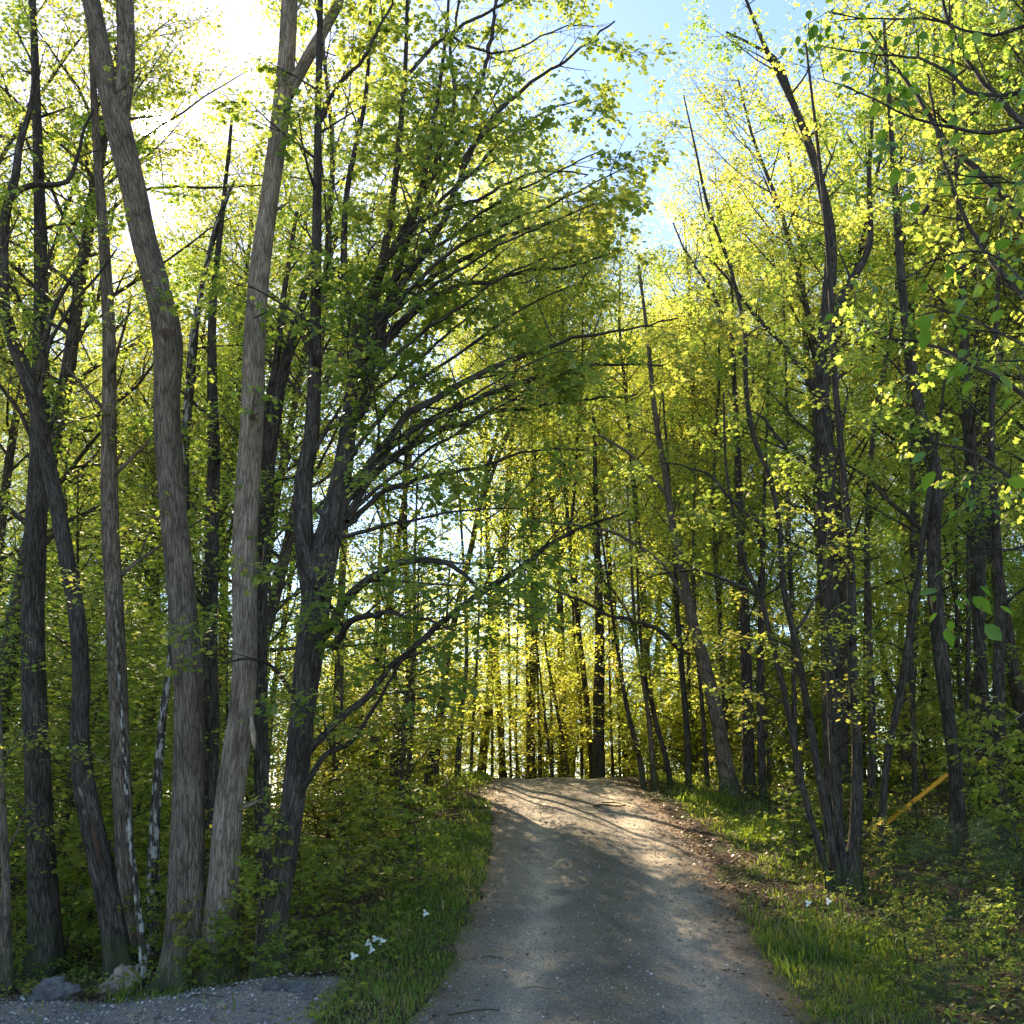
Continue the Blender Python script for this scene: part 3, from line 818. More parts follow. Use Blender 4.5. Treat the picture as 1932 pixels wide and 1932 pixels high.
hero("dark_leaning_maple", "dark trunk with a split wound leaning left from behind the tan rock", [(230, 1850, 54), (208, 1710, 46), (182, 1590, 42), (160, 1480, 40), (150, 1380, 34), (153, 1290, 32), (145, 1170, 31), (122, 1030, 30), (97, 900, 28), (76, 800, 28), (58, 730, 28), (24, 640, 24), (4, 560, 21), (-10, 450, 18), (-20, 300, 12)], y3, B_DARK,
     stems=[[(60, 735, 16), (78, 680, 14), (95, 600, 11), (125, 540, 8), (165, 480, 5)], [(8, 575, 18), (6, 480, 18), (12, 400, 17), (30, 330, 15), (38, 270, 13), (60, 190, 10), (64, 90, 8), (50, -60, 5)]],
     boughs=[[(14, 380, 13), (60, 350, 11), (120, 340, 9), (150, 270, 6), (176, 205, 4)], [(70, 790, 10), (100, 640, 8), (185, 520, 5), (220, 470, 3)]], bare=.55, per_m=.7, blen=1.5, seed=3, ns=24)
hero("background_maple", "broad dark trunk at the far left behind the dark leaning one", [(86, 1790, 58), (76, 1600, 52), (70, 1420, 46), (62, 1200, 42), (68, 1000, 38), (75, 800, 34), (78, 600, 28), (75, 400, 22), (68, 180, 16), (60, -60, 10)], 13.0, B_DARK, bare=.35, per_m=.9, blen=1.7, seed=4, leafy_low=.5)
hero("background_maple", "mossy mid grey trunk between the dark leaning tree and the white spotted birch", [(243, 1800, 38), (236, 1620, 35), (229, 1450, 35), (222, 1300, 35), (214, 1120, 34), (207, 960, 32), (206, 800, 28), (206, 640, 24), (196, 460, 20), (183, 280, 15), (170, 40, 9)], 12.4, B_GREY, bare=.3, per_m=.9, blen=1.6, seed=5, leafy_low=.4)
hero("birch", "slim white spotted birch trunk beside the leaning grey tree", [(287, 1830, 28), (288, 1660, 24), (294, 1520, 19), (301, 1420, 16), (310, 1330, 14), (322, 1240, 13), (326, 1130, 12), (332, 1000, 11), (345, 850, 11), (362, 640, 10), (382, 540, 8), (405, 430, 6), (436, 350, 4)], Yb(287, 1838), B_BIRCH, bare=.35, per_m=.9, blen=1.0, seed=6, ns=14)
hero("birch", "thin spotted birch stem crossing low by the mid grey trunk", [(272, 1838, 13), (264, 1740, 12), (253, 1640, 10), (243, 1560, 9), (238, 1480, 8), (232, 1380, 7), (224, 1260, 5), (215, 1100, 3)], 11.9, B_BIRCH, bare=.4, per_m=1., blen=.8, seed=7, ns=12)
hero("crooked_tree", "small grey stem at the very left edge beside the dark rock", [(16, 1868, 22), (10, 1760, 20), (10, 1640, 16), (4, 1520, 14), (0, 1400, 11), (-8, 1200, 8)], Yb(16, 1872), B_GREY, bare=.3, per_m=1.2, blen=.8, seed=8, ns=12)
hero("background_maple", "dark fork rising behind the gap between the two pale grey trunks", [(398, 1780, 30), (392, 1600, 26), (400, 1400, 27), (396, 1200, 28), (400, 1000, 26), (404, 850, 24), (400, 700, 18), (402, 560, 14), (420, 400, 9), (440, 200, 5)], 14.5, B_DARK, stems=[[(352, 960, 14), (352, 850, 12), (362, 720, 12), (372, 600, 11), (390, 500, 9), (420, 400, 7), (442, 340, 4)]], bare=.3, per_m=1., blen=1.5, seed=9, ns=14, leafy_low=.5)
hero("background_maple", "dark slanting trunk just right of the pale straight trunk", [(500, 1770, 34), (496, 1580, 30), (492, 1400, 28), (490, 1200, 28), (496, 1000, 30), (504, 880, 28), (522, 760, 25), (545, 660, 20), (572, 560, 14), (600, 430, 8)], 13.5, B_DARK, stems=[[(496, 900, 18), (500, 800, 16), (520, 690, 14), (535, 560, 11), (560, 400, 7)]], bare=.3, per_m=1., blen=1.6, seed=10, ns=14, leafy_low=.5)
# --- the arching maple
yD = Yb(508, 1842)
DB = [
 [(562, 1440, 16), (618, 1380, 15), (690, 1308, 13), (740, 1258, 12), (794, 1221, 12), (850, 1176, 11), (900, 1140, 11), (960, 1100, 11), (1007, 1070, 10), (1053, 1034, 8), (1097, 1002, 6), (1136, 988, 5), (1190, 960, 3)],
 [(600, 1200, 20), (628, 1166, 18), (654, 1131, 17), (690, 1099, 15), (737, 1070, 13), (784, 1060, 12), (834, 1060, 11), (870, 1078, 8), (905, 1110, 5), (940, 1130, 3)],
 [(648, 950, 20), (700, 880, 17), (752, 832, 15), (800, 800, 13), (870, 770, 11), (950, 745, 10), (1060, 712, 8), (1130, 693, 6), (1250, 690, 4)],
 [(655, 930, 18), (712, 850, 15), (780, 780, 13), (850, 738, 12), (920, 700, 11), (1000, 668, 9), (1080, 640, 7), (1160, 622, 5), (1280, 600, 3)],
 [(650, 980, 18), (700, 905, 15), (770, 852, 13), (860, 805, 11), (930, 780, 9), (1010, 768, 7), (1100, 750, 5), (1200, 745, 3)],
 [(662, 740, 16), (720, 655, 14), (790, 588, 12), (860, 548, 10), (920, 541, 8), (1000, 520, 7), (1090, 500, 5), (1180, 470, 3)],
 [(690, 625, 14), (760, 560, 12), (830, 512, 10), (900, 470, 8), (990, 432, 6), (1080, 415, 4), (1160, 420, 2.5)],
 [(660, 700, 16), (712, 640, 15), (748, 560, 14), (800, 470, 13), (850, 370, 12), (890, 270, 11), (935, 200, 9), (1000, 145, 7), (1080, 95, 5), (1160, 40, 3)],
 [(700, 560, 14), (760, 440, 13), (806, 350, 12), (850, 290, 11), (880, 225, 9), (902, 150, 8), (922, 60, 7), (944, -60, 4)],
 [(630, 1220, 14), (670, 1170, 12), (730, 1150, 9), (800, 1165, 6), (860, 1190, 3)],
 [(555, 1520, 13), (600, 1440, 11), (660, 1400, 9), (700, 1340, 7), (740, 1270, 5), (770, 1230, 3)],
 [(600, 960, 10), (640, 1010, 9), (700, 1000, 8), (780, 985, 6), (880, 960, 4), (980, 960, 3)],
 [(640, 1000, 12), (710, 930, 10), (800, 900, 8), (900, 880, 6), (1010, 850, 4), (1120, 850, 3)],
 [(560, 1330, 8), (520, 1270, 7), (470, 1250, 5), (420, 1250, 3)],
 [(764, 150, 8), (820, 90, 7), (880, 50, 6), (950, 10, 5), (1030, -30, 3)],
 [(842, 60, 6), (900, 90, 5), (970, 100, 4), (1050, 60, 3), (1120, 50, 2)],
 [(790, 380, 9), (840, 260, 8), (860, 180, 7), (850, 90, 6), (870, -20, 4)],
 [(600, 230, 10), (640, 160, 8), (690, 110, 7), (730, 20, 5), (760, -80, 3)],
 [(594, 700, 12), (560, 620, 9), (520, 590, 6), (480, 600, 3)],
 [(720, 500, 10), (800, 420, 9), (900, 380, 7), (1000, 330, 5), (1110, 330, 3)],
]
_r = random.Random(4)
for k in range(9):
    t = k / 8; sv = 1010 - 500 * t + _r.uniform(-12, 12); su = float(np.interp(-sv, [-1080, -980, -880, -780, -690, -610, -520, -400], [606, 628, 648, 660, 672, 694, 716, 738]))
    L = _r.uniform(460, 640); e0 = R(47 - 2 * t + _r.uniform(-4, 6)); cu, cv = su, sv; row = []
    for q in range(7):
        row.append((cu, cv, 9.5 - 1.2 * q)); e_ = e0 * (1 - .62 * q / 6) + R(_r.uniform(-5, 5)); cu += L / 6 * math.cos(e_); cv -= L / 6 * math.sin(e_)
    DB.append(row)
dep = [-1.2, -2.0, .3, -.6, 1.0, .2, .9, -.3, .5, -2.2, -1.6, -1.8, 1.2, -1.0, .6, -.5, .9, -.8, -.6, -1.2] + [_r.uniform(-1.8, 1.6) for k in range(9)]
DB2 = []
for b, q in zip(DB, dep):
    n_ = len(b); DB2.append([(p[0], p[1], p[2], yD + q * i / (n_ - 1)) for i, p in enumerate(b)])
hero("arching_maple", "dark many stemmed maple whose long boughs arch right across the gravel road", [(508, 1842, 56), (522, 1720, 48), (542, 1590, 46), (558, 1470, 46), (570, 1340, 48), (588, 1200, 54), (606, 1080, 54), (628, 980, 46), (648, 880, 36), (660, 780, 28), (672, 690, 24), (694, 610, 20), (716, 520, 17), (738, 400, 14), (752, 280, 12), (764, 140, 9), (770, -60, 5)], yD, B_DARK, cfg=CFG_BOUGH,
     stems=[[(590, 1130, 42), (574, 1020, 36), (574, 900, 32), (588, 820, 28), (594, 700, 25), (596, 560, 20), (598, 400, 18), (600, 220, 14), (604, 40, 11), (606, -160, 6)],
            [(648, 880, 22), (672, 780, 18), (712, 660, 16), (740, 540, 14), (790, 380, 11), (820, 220, 9), (842, 60, 6), (850, -80, 4)],
            [(606, 1060, 30), (640, 960, 26), (650, 860, 24), (668, 760, 20), (668, 640, 17), (650, 520, 14), (655, 360, 11), (690, 180, 8), (700, 0, 5)]],
     boughs=DB2, bare=.5, per_m=1.1, blen=1.3, leaf=M_GR, bough_leaf=M_GR, seed=20, ns=26, size=.066, k=5, bough_len=1.15, bough_per=2.1)
# --- stems further up the left bank
LB = [((751, 1492), [(751, 1492, 28), (756, 1420, 22), (763, 1350, 18), (773, 1280, 15), (770, 1150, 12), (764, 1000, 10), (768, 820, 7), (780, 640, 4)], "stout dark trunk on the left bank by the top of the verge", B_DARK),
      ((701, 1500), [(701, 1500, 15), (703, 1400, 13), (707, 1300, 11), (712, 1150, 9), (720, 1000, 7), (730, 820, 4)], "slim grey trunk on the left bank left of the stout dark one", B_GREY),
      ((802, 1480), [(802, 1480, 9), (810, 1430, 8), (822, 1370, 7), (834, 1290, 6), (842, 1180, 5), (850, 1040, 3)], "thin dark stem slanting right on the left bank", B_DARK),
      ((863, 1472), [(863, 1472, 12), (866, 1410, 11), (873, 1330, 9), (880, 1250, 8), (879, 1150, 7), (872, 1020, 5), (862, 880, 3)], "curved dark trunk beside the left edge of the road crest", B_DARK),
      ((735, 1496), [(735, 1500, 10), (742, 1420, 9), (748, 1330, 8), (742, 1200, 6), (738, 1050, 5), (730, 900, 3)], "thin stem close behind the stout dark trunk on the left bank", B_MID),
      ((640, 1530), [(640, 1540, 24), (642, 1400, 22), (640, 1260, 18), (645, 1100, 14), (655, 950, 10), (665, 760, 6)], "grey trunk on the left bank behind the arching maple", B_GREY)]
for i, (b, sp, lab, mt) in enumerate(LB):
    hero("bank_tree", lab, sp, min(Yb(*b), 27), mt, bare=.3, per_m=1., blen=1.5, seed=30 + i, ns=10, fl=False, leafy_low=.7)
# --- beyond the crest
CB = [([(1130, 1478, 25), (1130, 1400, 22), (1130, 1300, 21), (1131, 1200, 18), (1128, 1080, 14), (1124, 940, 10), (1120, 780, 6)], "thickest straight dark trunk standing beyond the crest of the road", B_DARK),
      ([(929, 1478, 6), (928, 1350, 5), (924, 1200, 5), (918, 1050, 4), (916, 900, 3)], "thin upright stem beyond the left part of the crest", B_MID),
      ([(964, 1478, 5), (962, 1350, 5), (960, 1180, 4), (958, 1000, 3)], "left one of the two closest thin stems beyond the crest", B_MID),
      ([(975, 1478, 5), (974, 1350, 4), (977, 1180, 4), (981, 1040, 3)], "right one of the two closest thin stems beyond the crest", B_MID),
      ([(996, 1478, 9), (999, 1400, 8), (997, 1330, 7), (993, 1220, 5), (990, 1080, 4), (985, 940, 3)], "leaf wrapped dark stem in the middle of the bright gap", B_DARK),
      ([(1019, 1478, 9), (1018, 1390, 7), (1015, 1310, 5), (1014, 1180, 4), (1016, 1020, 3)], "short dark stem in the middle of the bright gap, right of the leaf wrapped one", B_DARK),
      ([(1043, 1478, 5), (1041, 1360, 5), (1037, 1230, 4), (1034, 1080, 3)], "very thin stem left of the slanting stem in the bright gap", B_MID),
      ([(1073, 1478, 10), (1064, 1410, 8), (1052, 1345, 7), (1042, 1290, 6), (1032, 1240, 5), (1022, 1140, 4), (1012, 1000, 3)], "stem slanting left in the bright gap beyond the crest", B_DARK),
      ([(1098, 1478, 7), (1097, 1390, 6), (1093, 1290, 6), (1083, 1200, 4), (1078, 1060, 3)], "thin stem just left of the thickest trunk beyond the crest", B_MID),
      ([(1158, 1478, 6), (1153, 1380, 5), (1150, 1260, 4), (1148, 1100, 3)], "thin stem just right of the thickest trunk beyond the crest", B_MID),
      ([(1170, 1478, 5), (1168, 1370, 5), (1163, 1230, 4), (1160, 1060, 3)], "second thin stem right of the thickest trunk beyond the crest", B_MID),
      ([(888, 1478, 7), (892, 1380, 6), (899, 1260, 5), (905, 1120, 4), (909, 980, 3)], "thin stem beyond the left end of the crest, leaning right", B_MID)]
for i, (sp, lab, mt) in enumerate(CB):
    hero("crest_tree", lab, sp, (29.5, 31, 32, 31.5, 30.5, 30, 33, 30, 32, 31, 33, 29.5)[i], mt, bare=.2, per_m=1.1, blen=1.6, leaf=M_SUNLIT, seed=60 + i, ns=9, fl=False, leafy_low=1.0, size=.06)
# --- right side, along the verge
RB = [((1215, 1490), [(1215, 1490, 12), (1204, 1420, 10), (1191, 1370, 9), (1180, 1320, 8), (1172, 1270, 7), (1160, 1190, 6), (1148, 1100, 5), (1130, 980, 3)], "dark stem slanting left over the road at the right end of the crest", B_DARK),
      ((1236, 1486), [(1236, 1486, 13), (1228, 1400, 10), (1222, 1340, 9), (1212, 1280, 8), (1203, 1230, 7), (1196, 1150, 6), (1190, 1040, 5), (1182, 900, 3)], "pale grey curved stem between two dark stems at the right end of the crest", B_GREY),
      ((1266, 1484), [(1266, 1484, 12), (1256, 1430, 10), (1242, 1380, 9), (1228, 1320, 8), (1214, 1260, 6), (1205, 1150, 5), (1200, 1000, 3)], "dark stem behind the pale one at the right end of the crest", B_DARK),
      ((1300, 1490), [(1300, 1488, 14), (1296, 1380, 12), (1286, 1260, 11), (1278, 1160, 9), (1272, 1040, 7), (1262, 900, 5), (1250, 740, 3)], "dark upright trunk right of the crest on the grassy verge", B_DARK),
      ((1378, 1500), [(1378, 1502, 34), (1364, 1420, 28), (1350, 1340, 26), (1332, 1266, 25), (1318, 1210, 22), (1304, 1160, 19), (1286, 1070, 16), (1270, 1000, 14), (1256, 900, 12), (1236, 780, 10), (1222, 640, 7), (1205, 500, 5)], "smooth grey brown trunk leaning left behind the grassy right verge", B_GREY),
      ((1415, 1500), [(1415, 1512, 25), (1412, 1400, 23), (1409, 1300, 22), (1405, 1180, 20), (1400, 1040, 16), (1392, 880, 12), (1385, 700, 8), (1380, 500, 4)], "dark straight trunk just right of the leaning grey brown one", B_DARK),
      ((1440, 1510), [(1440, 1515, 15), (1436, 1400, 14), (1434, 1280, 13), (1437, 1150, 11), (1440, 1000, 9), (1446, 840, 6), (1452, 660, 4)], "second dark straight trunk right of the leaning grey brown one", B_DARK),
      ((1336, 1490), [(1336, 1494, 10), (1330, 1400, 9), (1322, 1300, 8), (1312, 1180, 7), (1308, 1040, 5), (1312, 880, 3)], "thin stem left of the leaning grey brown trunk", B_MID)]
for i, (b, sp, lab, mt) in enumerate(RB):
    arch = []
    if i == 3:
        arch = [[(1292, 1236, 10), (1258, 1200, 9), (1226, 1180, 8), (1158, 1160, 7), (1110, 1140, 6), (1060, 1120, 5), (1010, 1096, 3)]]
    if i == 1: arch = [[(1203, 1230, 6), (1180, 1150, 5), (1130, 1085, 4), (1070, 1050, 3.5), (1000, 1040, 2.5)]]
    if i == 4: arch = [[(1310, 1180, 8), (1270, 1090, 7), (1210, 1030, 6), (1140, 1000, 5), (1060, 985, 4), (990, 985, 2.5)], [(1262, 940, 7), (1200, 860, 6), (1130, 820, 5), (1050, 800, 3)]]
    hero("verge_tree", lab, sp, min(Yb(*b), 28), mt, bare=.28, per_m=1., blen=1.5, seed=80 + i, ns=14, fl=(i == 4), boughs=arch, leafy_low=.5)
# --- clump at the right
yR = Yb(1590, 1682)
hero("clump_tree", "clump of slender grey stems from one base above the white flowers", [(1606, 1684, 34), (1612, 1600, 26), (1616, 1520, 22), (1616, 1391, 19), (1608, 1241, 18), (1606, 1091, 16), (1600, 1000, 14), (1588, 860, 13), (1575, 720, 12), (1568, 560, 10), (1556, 400, 8), (1540, 250, 6), (1520, 80, 4)], yR, B_DARK,
     stems=[[(1566, 1684, 17), (1556, 1630, 14), (1536, 1566, 13), (1516, 1491, 13), (1496, 1391, 12), (1476, 1291, 12), (1451, 1191, 11), (1436, 1131, 10), (1410, 1075, 9), (1390, 1000, 7), (1370, 880, 5), (1365, 740, 3)],
            [(1584, 1688, 26), (1570, 1600, 20), (1556, 1516, 17), (1541, 1440, 15), (1531, 1380, 15), (1516, 1291, 14), (1496, 1191, 13), (1476, 1091, 12), (1470, 991, 11), (1452, 900, 11), (1424, 830, 11), (1408, 740, 10), (1404, 620, 8), (1376, 500, 7), (1336, 390, 6), (1312, 280, 4), (1290, 180, 2.5)],
            [(1598, 1684, 20), (1588, 1600, 17), (1576, 1500, 15), (1568, 1380, 12), (1562, 1240, 10), (1560, 1080, 8), (1574, 900, 6), (1600, 740, 4)]],
     boughs=[[(1436, 1131, 8, yR), (1386, 1100, 7, yR + .3), (1336, 1081, 6, yR + .5), (1280, 1075, 4, yR + .8), (1220, 1090, 2.5, yR + 1)],
             [(1496, 1200, 7), (1540, 1130, 6), (1600, 1070, 5), (1660, 1050, 3)],
             [(1404, 680, 6), (1340, 560, 5), (1300, 480, 4), (1270, 420, 2.5)],
             [(1470, 1000, 8), (1400, 960, 7), (1340, 900, 6), (1290, 880, 4), (1240, 870, 2.5)]],
     bare=.3, per_m=.9, blen=1.1, seed=100, ns=16, leafy_low=1.0, size=.055, bough_len=.8)
hero("background_maple", "broad dark trunk rising behind the clump of slender stems", [(1572, 1600, 36), (1571, 1480, 34), (1568, 1300, 35), (1565, 1150, 36), (1560, 1000, 37), (1556, 850, 35), (1548, 740, 31), (1560, 600, 27), (1568, 460, 22), (1552, 360, 18), (1528, 280, 16), (1498, 200, 13), (1440, 80, 8), (1400, -20, 5)], 17.5, B_DARK,
     stems=[[(1560, 620, 18), (1600, 540, 15), (1640, 460, 12), (1640, 330, 9), (1650, 150, 6)], [(1500, 205, 10), (1470, 120, 8), (1430, 90, 6), (1370, 60, 4)]],
     boughs=[[(1560, 900, 10), (1500, 860, 8), (1440, 790, 6), (1400, 760, 4)], [(1552, 760, 10), (1480, 660, 8), (1400, 560, 6), (1330, 480, 4)]], bare=.35, per_m=1.1, blen=1.9, seed=101, ns=16, leafy_low=.4, bough_len=1.4)
RT = [([(1811, 1610, 32), (1806, 1520, 27), (1801, 1441, 25), (1790, 1360, 25), (1781, 1291, 26), (1768, 1166, 28), (1762, 1016, 26), (1766, 900, 23), (1735, 770, 20), (1712, 640, 17), (1696, 460, 14), (1682, 260, 10), (1668, 40, 6)], 16.2, "dark trunk with a kink in front of the yellow tube end", B_DARK),
      ([(1876, 1570, 28), (1868, 1460, 25), (1861, 1366, 23), (1852, 1280, 23), (1847, 1191, 23), (1842, 1040, 24), (1834, 880, 24), (1824, 760, 20), (1818, 600, 16), (1810, 400, 12), (1800, 200, 8), (1795, 0, 5)], 17.6, "dark trunk right of the kinked one with a pale broken patch", B_DARK),
      ([(1893, 1600, 24), (1888, 1450, 22), (1884, 1300, 22), (1886, 1150, 20), (1880, 1000, 16), (1870, 840, 13), (1878, 640, 9), (1890, 400, 5)], 16.6, "dark straight trunk nearest the right edge of the picture", B_DARK),
      ([(1663, 1590, 16), (1668, 1490, 14), (1677, 1416, 14), (1690, 1350, 14), (1702, 1290, 14), (1720, 1170, 13), (1735, 1066, 11), (1748, 960, 9), (1770, 820, 6), (1790, 640, 3)], 16.0, "slim dark trunk leaning right near the lower end of the yellow tube", B_DARK),
      ([(1726, 1570, 10), (1724, 1400, 10), (1718, 1200, 9), (1722, 1000, 8), (1716, 800, 6), (1700, 560, 4)], 19.0, "thin upright stem behind the slim right leaning trunk", B_MID),
      ([(1826, 1560, 8), (1824, 1400, 9), (1826, 1250, 9), (1828, 1080, 8), (1822, 900, 6), (1816, 700, 4)], 19.5, "thin straight stem between the kinked trunk and its right neighbour", B_MID),
      ([(1640, 1560, 14), (1646, 1400, 14), (1640, 1200, 13), (1636, 1000, 11), (1650, 800, 9), (1690, 560, 7), (1700, 300, 5), (1696, 80, 3)], 20.0, "slender dark trunk behind the right side of the clump", B_MID),
      ([(1505, 1530, 10), (1500, 1400, 10), (1496, 1200, 9), (1488, 1000, 8), (1486, 800, 6), (1478, 560, 4)], 21.5, "slender stem behind the two left stems of the clump", B_MID)]
for i, (sp, yy, lab, mt) in enumerate(RT):
    bo = [[(1760, 1010, 9), (1700, 960, 8), (1640, 900, 6), (1580, 870, 4)]] if i == 0 else ([[(1690, 480, 10), (1760, 380, 8), (1800, 300, 6), (1840, 200, 4)]] if i == 1 else [])
    hero("right_bank_tree", lab, sp, yy, mt, bare=.3, per_m=1.1, blen=1.7, seed=120 + i, ns=14, boughs=bo, leafy_low=.6, fl=(i < 3))

# --- limbs reaching in from the upper right: two trees rooted outside the view
def side_tree(label, base, trunk, limbs, mat, leaf, size, k, seed, tmpl, blen, per, catkins):
    global NL
    rnd = random.Random(seed)
    org = (base[0], base[1], gz(*base))
    e = empty("hornbeam", org, label, "tree")
    T = Tubes()
    tr = catmull([(base[0], base[1], org[2] - .15, trunk[0][1])] + [(base[0] + q[2], base[1] + q[3], q[0], q[1]) for q in trunk], .15)
    T.add(tr[:, :3], tr[:, 3], 16, .04, seed, flare=True)
    T.build("trunk", mat, e, org)
    for i, s in enumerate(limbs):
        br = path(s, 5, 0, step=.08, wig=.006, seed=seed + i)
        # root each limb on the trunk
        q = tr[int(np.argmin(abs(tr[:, 2] - (br[0, 2] - .25))))]
        br = np.vstack([catmull([(q[0], q[1], q[2], br[0, 3] * 1.25), tuple(br[0])], .1)[:-1], br])
        T = Tubes(); T.add(br[:, :3], br[:, 3], 9, .05, seed + i)
        B, A = [], []
        sprout(br, rnd, per, blen, dict(CFG_BOUGH, seg=[.14, .10, .08], per_m=[3.2, 4.5], len=[.5, .25], leaf_m=9, trop=[0, -.02, -.04]), B, A, t0=.15, rfac=.4)
        for p_, r_2, lv in B: T.add(p_, r_2, (5, 4, 3, 3)[min(lv, 3)])
        bo = T.build("branch", mat, e, org)
        res = add_leaves("foliage", A, org, bo, k, size, leaf, tmpl, seed + 50 + i, droop=.75, flat=.5)
        if res: NL += res[1]
        if catkins and A:
            for a, d in random.Random(seed + i).sample(A, min(len(A), 13)):
                o = link("catkin", CATKIN, bo); o.location = Vector(a) - Vector(org)
                o.scale = [rnd.uniform(.8, 1.4)] * 3; o.rotation_euler = (rnd.gauss(0, .12), rnd.gauss(0, .12), rnd.uniform(0, 6))
C_ = Tubes(); C_.add([(0, 0, 0), (.002, 0, -.012), (.001, .001, -.03), (.004, 0, -.05)], [.0012, .0035, .0038, .0015], 6)
CATKIN = raw_mesh("catkin", C_.V[0], C_.L[0], np.full(len(C_.L[0]), 4), M_CATKIN, True, None, np.full(len(C_.L[0]), .5))
side_tree("hornbeam reaching in at the right with large bright drooping leaves and catkins", (3.9, 4.6), [(1.2, .085, 0, 0), (2.6, .075, -.05, .05), (4.2, .06, -.02, .1), (6.0, .035, .0, .1)],
    [[(1990, 190, 10, 4.6), (1932, 172, 9, 4.7), (1880, 182, 8, 4.8), (1836, 178, 7, 4.9), (1790, 140, 6, 5.1), (1730, 118, 4.5, 5.2), (1660, 104, 3, 5.4), (1600, 95, 2, 5.6)],
     [(1990, 250, 10, 4.7), (1932, 240, 9, 4.8), (1860, 256, 8, 4.9), (1790, 246, 6.5, 5.0), (1720, 222, 5, 5.1), (1650, 190, 3.5, 5.3), (1590, 160, 2, 5.5)],
     [(1990, 30, 8, 4.5), (1900, 60, 7, 4.8), (1820, 60, 5, 5.0), (1740, 40, 4, 5.3), (1640, 38, 3, 5.5), (1560, 20, 2, 5.7)],
     [(1990, 400, 6, 4.3), (1940, 350, 5, 4.5), (1900, 340, 4, 4.6), (1850, 330, 3, 4.8)],
     [(1990, 600, 6, 4.3), (1930, 520, 5, 4.5), (1870, 480, 4, 4.6), (1800, 480, 3, 4.8), (1740, 500, 2, 5)],
     [(1990, 700, 5, 4.3), (1930, 650, 4.5, 4.5), (1860, 620, 4, 4.7), (1790, 590, 3, 4.8), (1720, 600, 2, 5)],
     [(1990, 1010, 5, 4.2), (1940, 1040, 4, 4.4), (1890, 1040, 3, 4.5), (1840, 1048, 2, 4.6), (1790, 1044, 1.5, 4.7)]],
    B_DARK, M_BR, .064, 3, 201, T_OVAL, .42, 4.2, True)
side_tree("tall dark maple rooted beyond the right edge with long limbs slanting up left", (6.6, 9.5), [(1.2, .15, 0, 0), (3.5, .13, -.2, .0), (6.5, .10, -.3, .1), (10.0, .05, -.3, .2)],
    [[(1990, 470, 16, 9.5), (1932, 412, 15, 9.6), (1890, 370, 14, 9.7), (1840, 320, 12, 9.9), (1790, 270, 10, 10.1), (1740, 200, 8, 10.3), (1690, 130, 6, 10.5), (1640, 60, 4, 10.6)],
     [(1990, 620, 14, 9.4), (1932, 560, 13, 9.4), (1880, 500, 11, 9.5), (1840, 440, 9, 9.6), (1800, 360, 8, 9.8), (1770, 260, 6, 10), (1750, 140, 4, 10.2)],
     [(1990, 800, 12, 9.2), (1920, 740, 10, 9.2), (1850, 700, 8, 9.3), (1770, 660, 6, 9.4), (1680, 640, 4, 9.6), (1600, 650, 3, 9.8)],
     [(1990, 280, 14, 9.4), (1900, 200, 12, 9.5), (1830, 120, 9, 9.7), (1790, 40, 7, 9.9), (1760, -80, 4, 10)],
     [(1990, 960, 10, 9.0), (1900, 900, 8, 9.0), (1820, 850, 6, 9.1), (1720, 830, 4, 9.2)]],
    B_DARK, M_YG, .058, 6, 240, T_MAPLE_LO, 1.1, 2.6, False)
print("hero leaves", NL)

def clear_road(x, y, m=1.6):
    return (x < float(xL(min(y, 27))) - m) or (x > float(xR(min(y, 27))) + m) or y > 29
placed = [(o.location.x, o.location.y) for o in COL.objects if o.type == 'EMPTY']
def try_place(n, ymin, ymax, dmin, seed, accept):
    rnd = random.Random(seed); out_ = []; tries = 0
    while len(out_) < n and tries < 60000:
        tries += 1
        y = math.sqrt(rnd.uniform(ymin ** 2, ymax ** 2)); x = rnd.uniform(-1, 1) * (.56 * y + 3)
        if not clear_road(x, y): continue
        if not accept(x, y, rnd): continue
        if any((x - a) ** 2 + (y - b) ** 2 < dmin ** 2 for a, b in out_ + placed): continue
        out_.append((x, y))
    return out_
def region(x, y):
    u = proj(x, y, gz(x, y) + 1)[0]
    depth = "near edge" if y < 20 else ("middle" if y < 32 else "far part")
    if u < 330: side = "at the far left"
    elif u < 640: side = "behind the pale left trunks"
    elif u < 900: side = "behind the arching maple"
    elif u < 1230: side = "beyond the road crest"
    elif u < 1520: side = "behind the grassy right verge"
    else: side = "at the far right"
    return side, depth
def forest(kind, protos, pts, word, sc):
    rnd = random.Random(len(pts))
    for i, (x, y) in enumerate(pts):
        side, depth = region(x, y)
        lab = f"one of the {word} {side}, {depth} of woods"
        s, hs = sc(x, y, rnd)
        pr = protos
        if y > 27 and -9 < x < 13 and rnd.random() < .6: pr = {id(tall): tall_sunlit, id(pole): pole_sunlit}.get(id(protos), protos)
        place(kind, pr, rnd.randrange(100), x, y, s, hs, lab, "tree" if kind != "maple_sapling" else "sapling", f"{word} {side}, {depth} of the woods")
def acc_tall(x, y, rnd):
    u, v = proj(x, y, gz(x, y) + 12)
    az = math.degrees(math.atan2(x, y))
    if y < 27 and -25 < az < -18 and y > 11: return False     # a natural gap under the sun
    if abs(x) < 3.6 and y < 30: return False
    if 1010 < u < 1260 and y < 30: return False
    for (lx, ly, hw) in ((1.5, 26, 5.5), (4.0, 17, .8)):     # gaps that let the sun down to the crest and the right verge
        if y > ly + 2 and abs((x - lx) * .9298 + (y - ly) * .3681) < hw: return False
    return True
